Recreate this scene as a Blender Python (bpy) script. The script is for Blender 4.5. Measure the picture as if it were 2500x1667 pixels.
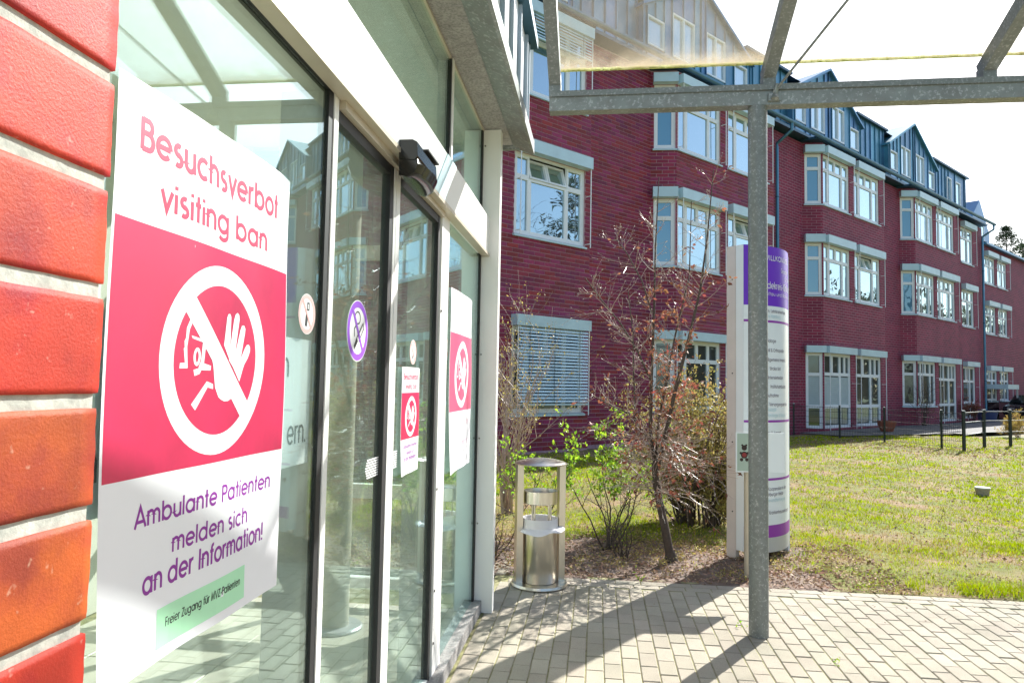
import bpy, math, random
import numpy as np
from mathutils import Vector, Matrix
from math import sin, cos, pi, radians, sqrt, atan2

random.seed(7); rng = np.random.default_rng(11)
for o in list(bpy.data.objects): bpy.data.objects.remove(o)
scene = bpy.context.scene
COL = scene.collection

# ------------------------------------------------------------------ camera
EYE = 1.62
_u = np.array([530., -28650., 1700.]); _u /= np.linalg.norm(_u)
_d = np.array([210., 107., 1700.]); _d -= _u * (_d @ _u); _d /= np.linalg.norm(_d)
_x = np.cross(_d, _u); _M = np.stack([_x, _d, _u])
cd = bpy.data.cameras.new('camera'); cam = bpy.data.objects.new('camera', cd); COL.objects.link(cam)
cd.sensor_fit = 'HORIZONTAL'; cd.sensor_width = 36.0; cd.lens = 1700 / 2500 * 36
cd.clip_start = 0.02; cd.clip_end = 2000
m = Matrix.Identity(4)
for i in range(3):
    m[i][0] = _M[i][0]; m[i][1] = -_M[i][1]; m[i][2] = -_M[i][2]
m[2][3] = EYE
cam.matrix_world = m
scene.camera = cam

# ------------------------------------------------------------------ sky, sun, exposure
SUN_AZ, SUN_EL = radians(32.6), radians(36.0)
SUN = Vector((sin(SUN_AZ) * cos(SUN_EL), cos(SUN_AZ) * cos(SUN_EL), sin(SUN_EL)))
w = bpy.data.worlds.new('World'); scene.world = w; w.use_nodes = True
nt = w.node_tree; nt.nodes.clear()
sky = nt.nodes.new('ShaderNodeTexSky'); sky.sky_type = 'NISHITA'; sky.sun_disc = False
sky.sun_elevation = SUN_EL; sky.sun_rotation = SUN_AZ
sky.air_density = 1.0; sky.dust_density = 1.2; sky.ozone_density = 1.0
bg = nt.nodes.new('ShaderNodeBackground'); bg.inputs['Strength'].default_value = 0.10
wo = nt.nodes.new('ShaderNodeOutputWorld')
nt.links.new(sky.outputs[0], bg.inputs[0]); nt.links.new(bg.outputs[0], wo.inputs[0])
sl = bpy.data.lights.new('sun', 'SUN'); sl.energy = 4.8; sl.angle = radians(0.5); sl.color = (1.0, 0.965, 0.91)
so = bpy.data.objects.new('sun', sl); COL.objects.link(so)
so.rotation_euler = SUN.to_track_quat('Z', 'Y').to_euler(); so.location = SUN * 60
vs = scene.view_settings
vs.view_transform = 'Standard'; vs.look = 'None'; vs.gamma = 1.0; vs.exposure = 1.32; vs.use_curve_mapping = False
scene.cycles.transparent_max_bounces = 20
scene.cycles.max_bounces = 7

# ------------------------------------------------------------------ materials
MATS = {}
def mat(name, col, rough=.6, metal=0., var=.18, nscale=6., bump=0., bscale=60., rnd=0., spec=.5, col2=None, c2scale=2., c2lo=.45, c2hi=.6,
        speck=None, speckscale=250., specklim=(.55, .68), trans=0., aniso=None):
    mt = bpy.data.materials.new(name); mt.use_nodes = True
    n = mt.node_tree.nodes; L = mt.node_tree.links
    p = n['Principled BSDF']
    p.inputs['Roughness'].default_value = rough; p.inputs['Metallic'].default_value = metal
    p.inputs['Specular IOR Level'].default_value = spec
    geo = n.new('ShaderNodeNewGeometry')
    pos = geo.outputs['Position']
    if aniso:
        mp = n.new('ShaderNodeMapping'); mp.inputs['Scale'].default_value = aniso
        L.new(pos, mp.inputs[0]); pos = mp.outputs[0]
    base = n.new('ShaderNodeRGB'); base.outputs[0].default_value = (*col, 1); c = base.outputs[0]
    def noise(s, det=4., ro=.6):
        t = n.new('ShaderNodeTexNoise'); t.inputs['Scale'].default_value = s; t.inputs['Detail'].default_value = det
        t.inputs['Roughness'].default_value = ro; L.new(pos, t.inputs['Vector']); return t
    def mix(fac, a, b, mode='MIX'):
        x = n.new('ShaderNodeMix'); x.data_type = 'RGBA'; x.blend_type = mode
        if isinstance(fac, float): x.inputs[0].default_value = fac
        else: L.new(fac, x.inputs[0])
        for k, s in ((6, a), (7, b)):
            if isinstance(s, tuple): x.inputs[k].default_value = (*s, 1)
            else: L.new(s, x.inputs[k])
        return x.outputs[2]
    def ramp(src, lo, hi):
        r = n.new('ShaderNodeMapRange'); r.inputs[1].default_value = lo; r.inputs[2].default_value = hi
        L.new(src, r.inputs[0]); return r.outputs[0]
    if col2: c = mix(ramp(noise(c2scale, 6.).outputs[0], c2lo, c2hi), c, col2)
    if speck: c = mix(ramp(noise(speckscale, 2.).outputs[0], *specklim), c, speck)
    if var:
        f = ramp(noise(nscale, 6.).outputs[0], .25, .75)
        v = n.new('ShaderNodeMapRange'); v.inputs[3].default_value = 1 - var; v.inputs[4].default_value = 1 + var
        L.new(f, v.inputs[0])
        h = n.new('ShaderNodeHueSaturation'); L.new(v.outputs[0], h.inputs['Value']); L.new(c, h.inputs['Color']); c = h.outputs[0]
    if rnd:
        at = n.new('ShaderNodeAttribute'); at.attribute_name = 'rnd'
        oi = n.new('ShaderNodeObjectInfo')
        ad = n.new('ShaderNodeMath'); L.new(at.outputs['Fac'], ad.inputs[0]); L.new(oi.outputs['Random'], ad.inputs[1])
        fr = n.new('ShaderNodeMath'); fr.operation = 'FRACT'; L.new(ad.outputs[0], fr.inputs[0])
        v = n.new('ShaderNodeMapRange'); v.inputs[3].default_value = 1 - rnd; v.inputs[4].default_value = 1 + rnd
        L.new(fr.outputs[0], v.inputs[0])
        hm = n.new('ShaderNodeMath'); hm.operation = 'MULTIPLY'; hm.inputs[1].default_value = 7.31; L.new(fr.outputs[0], hm.inputs[0])
        hf = n.new('ShaderNodeMath'); hf.operation = 'FRACT'; L.new(hm.outputs[0], hf.inputs[0])
        hr = n.new('ShaderNodeMapRange'); hr.inputs[3].default_value = .5 - .03 * min(1, rnd * 3); hr.inputs[4].default_value = .5 + .03 * min(1, rnd * 3)
        L.new(hf.outputs[0], hr.inputs[0])
        h = n.new('ShaderNodeHueSaturation'); L.new(v.outputs[0], h.inputs['Value']); L.new(hr.outputs[0], h.inputs['Hue']); L.new(c, h.inputs['Color']); c = h.outputs[0]
    L.new(c, p.inputs['Base Color'])
    if bump:
        b = n.new('ShaderNodeBump'); b.inputs['Strength'].default_value = bump; b.inputs['Distance'].default_value = .01
        L.new(noise(bscale, 8., .65).outputs[0], b.inputs['Height']); L.new(b.outputs[0], p.inputs['Normal'])
    if trans:      # thin leaf: some light passes through
        tr = n.new('ShaderNodeBsdfTranslucent'); L.new(c, tr.inputs[0])
        ms = n.new('ShaderNodeMixShader'); ms.inputs[0].default_value = trans
        L.new(p.outputs[0], ms.inputs[1]); L.new(tr.outputs[0], ms.inputs[2])
        L.new(ms.outputs[0], n['Material Output'].inputs[0])
    MATS[name] = mt
    return mt

def schlick(n, L, r0):
    lw = n.new('ShaderNodeLayerWeight'); lw.inputs[0].default_value = .5
    pw = n.new('ShaderNodeMath'); pw.operation = 'POWER'; pw.inputs[1].default_value = 4.; L.new(lw.outputs['Facing'], pw.inputs[0])
    mr = n.new('ShaderNodeMapRange'); mr.inputs[3].default_value = r0; mr.inputs[4].default_value = 1.; L.new(pw.outputs[0], mr.inputs[0])
    return mr.outputs[0]
def glass(name, tint, ior, dirt=None, dlo=.5, dhi=.7, damt=.5, gtint=(1, 1, 1), wave=0., edge=None):
    mt = bpy.data.materials.new(name); mt.use_nodes = True
    n = mt.node_tree.nodes; L = mt.node_tree.links; n.remove(n['Principled BSDF'])
    tr = n.new('ShaderNodeBsdfTransparent'); tr.inputs[0].default_value = (*tint, 1)
    gl = n.new('ShaderNodeBsdfGlossy'); gl.inputs['Roughness'].default_value = 0.0; gl.inputs[0].default_value = (*gtint, 1)
    fr = schlick(n, L, ior)
    geo = n.new('ShaderNodeNewGeometry')
    ms = n.new('ShaderNodeMixShader'); L.new(fr, ms.inputs[0]); L.new(tr.outputs[0], ms.inputs[1]); L.new(gl.outputs[0], ms.inputs[2])
    if wave:
        t = n.new('ShaderNodeTexNoise'); t.inputs['Scale'].default_value = 1.3; L.new(geo.outputs['Position'], t.inputs['Vector'])
        b = n.new('ShaderNodeBump'); b.inputs['Strength'].default_value = wave; b.inputs['Distance'].default_value = .02
        L.new(t.outputs[0], b.inputs['Height']); L.new(b.outputs[0], gl.inputs['Normal'])
    out = ms.outputs[0]
    if dirt:
        t = n.new('ShaderNodeTexNoise'); t.inputs['Scale'].default_value = 3.; t.inputs['Detail'].default_value = 12.; t.inputs['Roughness'].default_value = .78
        L.new(geo.outputs['Position'], t.inputs['Vector'])
        r = n.new('ShaderNodeMapRange'); r.inputs[1].default_value = dlo; r.inputs[2].default_value = dhi; r.inputs[3].default_value = damt * .35; r.inputs[4].default_value = damt
        L.new(t.outputs[0], r.inputs[0])
        rf = r.outputs[0]
        if edge is not None:      # grime washed down to the lower edge of the pane
            sx = n.new('ShaderNodeSeparateXYZ'); L.new(geo.outputs['Position'], sx.inputs[0])
            er = n.new('ShaderNodeMapRange'); er.inputs[1].default_value = edge - .24; er.inputs[2].default_value = edge; er.inputs[3].default_value = 0.; er.inputs[4].default_value = .9; L.new(sx.outputs[1], er.inputs[0])
            ep_ = n.new('ShaderNodeMath'); ep_.operation = 'POWER'; ep_.inputs[1].default_value = 3.; L.new(er.outputs[0], ep_.inputs[0])
            nm = n.new('ShaderNodeMath'); nm.operation = 'MULTIPLY'; L.new(ep_.outputs[0], nm.inputs[0]); nr = n.new('ShaderNodeMapRange'); nr.inputs[1].default_value = .35; nr.inputs[2].default_value = .65; nr.inputs[3].default_value = .15; L.new(t.outputs[0], nr.inputs[0]); L.new(nr.outputs[0], nm.inputs[1]); ep_ = nm
            ea = n.new('ShaderNodeMath'); ea.use_clamp = True; L.new(rf, ea.inputs[0]); L.new(ep_.outputs[0], ea.inputs[1]); rf = ea.outputs[0]
        df = n.new('ShaderNodeBsdfDiffuse'); df.inputs[0].default_value = (*dirt, 1)
        tl = n.new('ShaderNodeBsdfTranslucent'); tl.inputs[0].default_value = (*dirt, 1)
        m1 = n.new('ShaderNodeMixShader'); L.new(df.outputs[0], m1.inputs[1]); L.new(tl.outputs[0], m1.inputs[2])
        m2 = n.new('ShaderNodeMixShader'); L.new(rf, m2.inputs[0]); L.new(out, m2.inputs[1]); L.new(m1.outputs[0], m2.inputs[2]); out = m2.outputs[0]
    L.new(out, n['Material Output'].inputs[0]); MATS[name] = mt
    return mt

def window_glass(name, inner, refl):
    mt = bpy.data.materials.new(name); mt.use_nodes = True
    n = mt.node_tree.nodes; L = mt.node_tree.links; p = n['Principled BSDF']
    p.inputs['Base Color'].default_value = (*inner, 1); p.inputs['Roughness'].default_value = .35
    gl = n.new('ShaderNodeBsdfGlossy'); gl.inputs['Roughness'].default_value = .01; gl.inputs[0].default_value = (.72, .93, 1, 1)
    lw = schlick(n, L, refl)
    geo = n.new('ShaderNodeNewGeometry'); t = n.new('ShaderNodeTexNoise'); t.inputs['Scale'].default_value = 1.6; t.inputs['Detail'].default_value = 1.
    L.new(geo.outputs['Position'], t.inputs['Vector'])
    b = n.new('ShaderNodeBump'); b.inputs['Strength'].default_value = .08; b.inputs['Distance'].default_value = .05
    L.new(t.outputs[0], b.inputs['Height']); L.new(b.outputs[0], gl.inputs['Normal'])
    ms = n.new('ShaderNodeMixShader'); L.new(lw, ms.inputs[0]); L.new(p.outputs[0], ms.inputs[1]); L.new(gl.outputs[0], ms.inputs[2])
    L.new(ms.outputs[0], n['Material Output'].inputs[0]); MATS[name] = mt
    return mt

def brick_texture(name):
    """far brickwork, where single bricks can no longer be told apart: UV in metres"""
    mt = bpy.data.materials.new(name); mt.use_nodes = True
    n = mt.node_tree.nodes; L = mt.node_tree.links; p = n['Principled BSDF']; p.inputs['Roughness'].default_value = .75
    uv = n.new('ShaderNodeUVMap'); uv.uv_map = 'UVMap'
    b = n.new('ShaderNodeTexBrick'); b.offset = .5; b.inputs['Scale'].default_value = 1.
    b.inputs['Brick Width'].default_value = .35; b.inputs['Row Height'].default_value = .107; b.inputs['Mortar Size'].default_value = .008
    b.inputs['Color1'].default_value = (.29, .027, .066, 1); b.inputs['Color2'].default_value = (.19, .019, .05, 1); b.inputs['Mortar'].default_value = (.34, .18, .21, 1)
    L.new(uv.outputs[0], b.inputs['Vector'])
    t = n.new('ShaderNodeTexNoise'); t.inputs['Scale'].default_value = .7; t.inputs['Detail'].default_value = 6.; L.new(uv.outputs[0], t.inputs['Vector'])
    v = n.new('ShaderNodeMapRange'); v.inputs[1].default_value = .3; v.inputs[2].default_value = .7; v.inputs[3].default_value = .85; v.inputs[4].default_value = 1.15; L.new(t.outputs[0], v.inputs[0])
    h = n.new('ShaderNodeHueSaturation'); L.new(v.outputs[0], h.inputs['Value']); L.new(b.outputs[0], h.inputs['Color']); L.new(h.outputs[0], p.inputs['Base Color'])
    bp = n.new('ShaderNodeBump'); bp.inputs['Strength'].default_value = .4; bp.inputs['Distance'].default_value = .008; bp.invert = True
    L.new(b.outputs['Fac'], bp.inputs['Height']); L.new(bp.outputs[0], p.inputs['Normal'])
    MATS[name] = mt

mat('hospital_brick', (.248, .023, .056), .72, var=.12, nscale=9, bump=.25, bscale=120, rnd=.27, col2=(.22, .027, .066), c2scale=.45, c2lo=.45, c2hi=.6)
mat('hospital_mortar', (.44, .27, .30), .9, var=.15)
brick_texture('far_brick')
mat('glazed_brick', (.50, .055, .016), .55, spec=.35, var=.26, nscale=17, bump=.2, bscale=420, rnd=.14, col2=(.33, .022, .02), c2scale=13, c2lo=.46, c2hi=.64, speck=(.62, .30, .22), speckscale=110, specklim=(.68, .84))
mat('pale_mortar', (.58, .56, .49), .95, var=.2, nscale=40, bump=.2, bscale=260, col2=(.46, .45, .40), c2scale=90)
mat('white_aluminium', (.80, .80, .77), .38, var=.04, nscale=3)
mat('grey_aluminium', (.52, .55, .57), .4, metal=.3, var=.05)
mat('white_frame', (.80, .84, .85), .4, var=.05, nscale=3)
mat('header_metal', (.50, .67, .72), .45, metal=.1, var=.10, nscale=2.2)
mat('slat_metal', (.50, .67, .72), .4, metal=.2, var=.05)
mat('zinc', (.085, .225, .335), .42, metal=.55, var=.22, nscale=1.5, rnd=.22)
mat('zinc_seam', (.035, .10, .145), .45, metal=.5, var=.1)
mat('seam_grey', (.28, .35, .40), .5, var=.1)
mat('pale_zinc', (.74, .78, .80), .4, metal=.0, var=.1, nscale=4)
mat('galvanised', (.20, .22, .215), .5, metal=.5, var=.16, nscale=22, speck=(.34, .36, .355), speckscale=60, bump=.05, bscale=80)
mat('galvanised_beam', (.24, .265, .255), .45, metal=.4, var=.18, nscale=9, col2=(.22, .23, .22), c2scale=5, speck=(.40, .42, .42), speckscale=45)
mat('concrete', (.36, .345, .325), .95, var=.22, nscale=18, bump=.9, bscale=140, col2=(.25, .24, .23), c2scale=70)
mat('black_rubber', (.012, .012, .013), .6, var=0)
mat('black_plastic', (.012, .013, .014), .12, var=0)
mat('stainless', (.66, .62, .54), .30, metal=1., var=.06, nscale=3, aniso=(120, 120, 1))
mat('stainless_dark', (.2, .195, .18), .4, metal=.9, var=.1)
mat('bin_bag', (.85, .85, .87), .5, var=.05, trans=.3)
mat('poster_paper', (.82, .82, .85), .33, var=.03, nscale=3)
mat('poster_red', (.60, .022, .095), .32, var=.10, nscale=4, col2=(.42, .016, .07), c2scale=3, c2lo=.52, c2hi=.75)
mat('sheen_pale_red', (.66, .10, .20), .35, var=.1, nscale=4)  # poster red paled: gloss at a shallow view is put into the colour
mat('sheen_pale_print', (.76, .58, .66), .4, var=.05)  # lettering washed out by the same sheen, held in the colour
mat('print_red', (.58, .02, .09), .45, var=.05)
mat('print_purple', (.25, .015, .30), .5, var=0)
mat('print_black', (.012, .012, .014), .6, var=0)
mat('print_grey', (.22, .2, .24), .6, var=0)
mat('label_green', (.42, .78, .50), .5, var=.03)
mat('sticker_white', (.8, .8, .8), .4, var=.02)
mat('sticker_pink', (.80, .42, .40), .45, var=.05)
mat('sticker_violet', (.30, .09, .62), .35, var=.08)
mat('stele_violet', (.13, .012, .50), .35, var=.04)
mat('stele_magenta', (.26, .03, .36), .4, var=.04)
mat('stele_white', (.72, .78, .80), .35, var=.02)
mat('stele_side', (.60, .55, .52), .45, var=.06)
mat('beige_metal', (.52, .46, .36), .4, metal=.3, var=.08)
mat('sign_green', (.35, .45, .38), .5, var=.05)
mat('picture_red', (.22, .02, .02), .6, var=.2, nscale=60)
mat('picture_dark', (.03, .015, .012), .6, var=.2, nscale=60)
mat('paver', (.40, .355, .275), .9, var=.22, nscale=1.6, bump=.7, bscale=260, rnd=.09, col2=(.36, .335, .255), c2scale=2.2, c2lo=.42, c2hi=.66, speck=(.29, .265, .22), speckscale=150)
mat('joint_soil', (.27, .255, .13), .95, var=.4, nscale=25, col2=(.20, .20, .08), c2scale=9)
mat('floor_tile', (.60, .59, .50), .32, var=.10, nscale=7, rnd=.06, bump=.05, bscale=200)
mat('plaster', (.68, .69, .60), .9, var=.08)
mat('ceiling_white', (.80, .82, .72), .9, var=.04)
mat('column_paint', (.50, .49, .40), .6, var=.15, nscale=9)
mat('soil', (.17, .115, .085), .95, var=.4, nscale=14, bump=1., bscale=45, col2=(.21, .16, .13), c2scale=5)
mat('lawn_ground', (.12, .135, .008), .95, var=.35, nscale=9, bump=.8, bscale=50, col2=(.23, .15, .075), c2scale=1.3, c2lo=.44, c2hi=.62)
mat('far_ground', (.13, .15, .045), .95, var=.3, nscale=3, col2=(.2, .17, .09), c2scale=.4)
mat('grass_blade', (.31, .39, .004), .7, spec=.05, var=.2, nscale=3, rnd=.38, trans=.45)
mat('dry_blade', (.50, .38, .12), .8, spec=.05, var=.2, nscale=3, rnd=.3, trans=.25)
mat('leaf_litter', (.34, .23, .15), .8, spec=.25, var=.2, rnd=.5, trans=.15)
mat('asphalt', (.12, .12, .115), .9, var=.2, nscale=8, bump=.4, bscale=120)
mat('pale_paving', (.34, .32, .27), .9, var=.2, nscale=6)
mat('bark', (.075, .055, .042), .85, var=.3, nscale=30, bump=.6, bscale=90)
mat('twig', (.36, .27, .22), .38, var=.25, nscale=20, spec=.6)
mat('beech_leaf', (.26, .10, .055), .6, var=.2, rnd=.45, trans=.4)
mat('bud', (.62, .55, .46), .5, var=.1)
mat('spring_leaf', (.27, .44, .03), .5, spec=.25, var=.15, rnd=.35, trans=.5)
mat('olive_leaf', (.34, .285, .085), .55, var=.2, rnd=.45, trans=.4)
mat('dark_leaf', (.045, .065, .02), .6, var=.2, rnd=.5, trans=.2)
mat('pine_needle', (.045, .075, .03), .6, var=.2, rnd=.5, trans=.2)
mat('fence_green', (.012, .022, .018), .5, var=.1)
mat('moss', (.50, .54, .22), .9, var=.4, nscale=60, bump=1., bscale=200, trans=.6)
mat('car_paint', (.012, .013, .016), .2, var=0, spec=.8)
mat('car_glass', (.01, .012, .014), .05, var=0, spec=.8)
mat('tyre', (.015, .015, .015), .8, var=0)
mat('chrome', (.6, .6, .6), .2, metal=1., var=0)
mat('planter_blue', (.05, .07, .17), .4, var=.1)
mat('blind_fabric', (.42, .50, .50), .8, var=.05)
mat('curtain_blue', (.02, .12, .38), .7, var=.15)
mat('stump_wood', (.36, .30, .22), .85, var=.3, nscale=40)
mat('terracotta', (.30, .09, .05), .8, var=.2)
mat('pale_panel', (.78, .82, .84), .45, var=.04)
glass('entrance_glass', (.97, .995, .98), .12, dirt=(.58, .66, .55), dlo=.35, dhi=.75, damt=.085, gtint=(.74, .97, 1), wave=.02)
glass('canopy_glass', (.95, .985, .975), .035, dirt=(.66, .55, .40), dlo=.35, dhi=.75, damt=.15, edge=4.81)
window_glass('window_pane', (.016, .030, .034), .50)
window_glass('dormer_pane', (.30, .34, .38), .35)
window_glass('side_pane', (.04, .20, .32), .16)
window_glass('dark_pane', (.014, .018, .016), .10)

# ------------------------------------------------------------------ mesh builder
ORG = {}
class MB:
    def __init__(s): s.v = []; s.f = []; s.r = []; s.uv = None
    def add(s, vs, fs, r=0.):
        b = len(s.v); s.v.extend([tuple(p) for p in vs])
        for f in fs: s.f.append(tuple(b + i for i in f)); s.r.append(r)
        return s
    def quad(s, a, b, c, d, r=0.): return s.add([a, b, c, d], [(0, 1, 2, 3)], r)
    def box(s, x0, x1, y0, y1, z0, z1, fr=None, r=0., ch=0.):
        q = [(x, y, z) for z in (z0, z1) for (x, y) in ((x0, y0), (x1, y0), (x1, y1), (x0, y1))]
        fs = [(3, 2, 1, 0), (4, 5, 6, 7), (0, 1, 5, 4), (1, 2, 6, 5), (2, 3, 7, 6), (3, 0, 4, 7)]
        if fr: q = [fr(*p) for p in q]
        return s.add(q, fs, r)
    def bar(s, a, b, w, h=None, up=(0, 0, 1), r=0.):
        h = h or w; a = Vector(a); b = Vector(b); d = (b - a).normalized(); u = Vector(up)
        x = d.cross(u)
        if x.length < 1e-4: x = d.cross(Vector((0, 1, 0)))
        x.normalize(); u = x.cross(d).normalized()
        q = [p + x * i * w / 2 + u * j * h / 2 for p in (a, b) for (i, j) in ((-1, -1), (1, -1), (1, 1), (-1, 1))]
        return s.add(q, [(0, 1, 2, 3), (7, 6, 5, 4), (0, 4, 5, 1), (1, 5, 6, 2), (2, 6, 7, 3), (3, 7, 4, 0)], r)
    def tube(s, pts, rad, n=6, cap=True, r=0.):
        pts = [Vector(p) for p in pts]; k = len(pts)
        if not hasattr(rad, '__len__'): rad = [rad] * k
        b = len(s.v); ref = None
        for i, p in enumerate(pts):
            d = (pts[min(i + 1, k - 1)] - pts[max(i - 1, 0)])
            d = d.normalized() if d.length > 1e-9 else Vector((0, 0, 1))
            if ref is None: ref = d.orthogonal().normalized()
            ref = (ref - d * ref.dot(d)); ref = ref.normalized() if ref.length > 1e-6 else d.orthogonal().normalized()
            y = d.cross(ref)
            for j in range(n):
                a = 2 * pi * j / n
                s.v.append(tuple(p + (ref * cos(a) + y * sin(a)) * rad[i]))
        for i in range(k - 1):
            for j in range(n):
                s.f.append((b + i * n + j, b + i * n + (j + 1) % n, b + (i + 1) * n + (j + 1) % n, b + (i + 1) * n + j)); s.r.append(r)
        if cap:
            s.f.append(tuple(b + j for j in reversed(range(n)))); s.r.append(r)
            s.f.append(tuple(b + (k - 1) * n + j for j in range(n))); s.r.append(r)
        return s
    def lathe(s, prof, c=(0, 0, 0), n=32, r=0.):
        b = len(s.v); k = len(prof)
        for (ra, z) in prof:
            for j in range(n):
                a = 2 * pi * j / n; s.v.append((c[0] + ra * cos(a), c[1] + ra * sin(a), c[2] + z))
        for i in range(k - 1):
            for j in range(n):
                s.f.append((b + i * n + j, b + i * n + (j + 1) % n, b + (i + 1) * n + (j + 1) % n, b + (i + 1) * n + j)); s.r.append(r)
        return s
    def prism(s, poly, lo, hi, r=0.):
        """poly: 2D points; lo/hi map (u,v) to 3D"""
        k = len(poly); a = [lo(*p) for p in poly]; c = [hi(*p) for p in poly]
        return s.add(a + c, [tuple(reversed(range(k))), tuple(range(k, 2 * k))] + [(i, (i + 1) % k, k + (i + 1) % k, k + i) for i in range(k)], r)
    def build(s, name, mt, parent=None, smooth=False, kind=None, uv=None):
        o3 = ORG.get(parent.name, (0, 0, 0)) if parent else (0, 0, 0)
        me = bpy.data.meshes.new(name)
        vv = [(p[0] - o3[0], p[1] - o3[1], p[2] - o3[2]) for p in s.v] if any(o3) else s.v
        me.from_pydata(vv, [], s.f)
        me.materials.append(MATS[mt])
        if any(s.r):
            a = me.attributes.new('rnd', 'FLOAT', 'FACE'); a.data.foreach_set('value', s.r)
        if smooth: me.shade_smooth(); me.set_sharp_from_angle(angle=radians(38))
        if s.uv:
            l = me.uv_layers.new(name='UVMap')
            l.data.foreach_set('uv', [c for f in s.f for i in f for c in s.uv[i]])
        me.update()
        o = bpy.data.objects.new(name, me); COL.objects.link(o)
        if parent: o.parent = parent; ORG[o.name] = o3
        if kind: o['kind'] = kind
        return o

def np_mesh(name, verts, nper, mt, parent=None, rnd=None, kind=None, tris=None):
    """verts (N*nper,3): N polygons of nper corners each"""
    o3 = ORG.get(parent.name, (0, 0, 0)) if parent else (0, 0, 0)
    verts = np.asarray(verts, np.float32) - np.array(o3, np.float32)
    N = len(verts) // nper
    me = bpy.data.meshes.new(name)
    me.vertices.add(len(verts)); me.vertices.foreach_set('co', verts.ravel())
    me.loops.add(len(verts)); me.loops.foreach_set('vertex_index', np.arange(len(verts), dtype=np.int32))
    me.polygons.add(N); me.polygons.foreach_set('loop_start', np.arange(0, len(verts), nper, dtype=np.int32))
    me.materials.append(MATS[mt])
    a = me.attributes.new('rnd', 'FLOAT', 'FACE'); a.data.foreach_set('value', (rng.random(N) if rnd is None else rnd).astype(np.float32))
    me.update(); me.validate()
    o = bpy.data.objects.new(name, me); COL.objects.link(o)
    if parent: o.parent = parent; ORG[o.name] = o3
    if kind: o['kind'] = kind
    return o

def tag(o, label, cat, group=None, kind=None):
    o['label'] = label; o['category'] = cat
    if group: o['group'] = group
    if kind: o['kind'] = kind
    return o
def thing(name, label, cat, loc, group=None):
    o = bpy.data.objects.new(name, None); COL.objects.link(o); o.location = loc; o.empty_display_size = .1
    ORG[o.name] = tuple(loc)
    return tag(o, label, cat, group)
def inst(src, name, parent, loc, rot=(0, 0, 0), scale=(1, 1, 1)):
    """another piece sharing src's mesh; loc in world"""
    o = bpy.data.objects.new(name, src); COL.objects.link(o); o.parent = parent
    g = ORG.get(parent.name, (0, 0, 0)); o.location = (loc[0] - g[0], loc[1] - g[1], loc[2] - g[2]); o.rotation_euler = rot; o.scale = scale
    ORG[o.name] = g
    return o
def struct(o): o['kind'] = 'structure'; return o

class Frame:
    def __init__(s, o, ex, en): s.o = Vector(o); s.ex = Vector(ex).normalized(); s.en = Vector(en).normalized()
    def __call__(s, x, y, z): return s.o + s.ex * x + s.en * y + Vector((0, 0, z))

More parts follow.
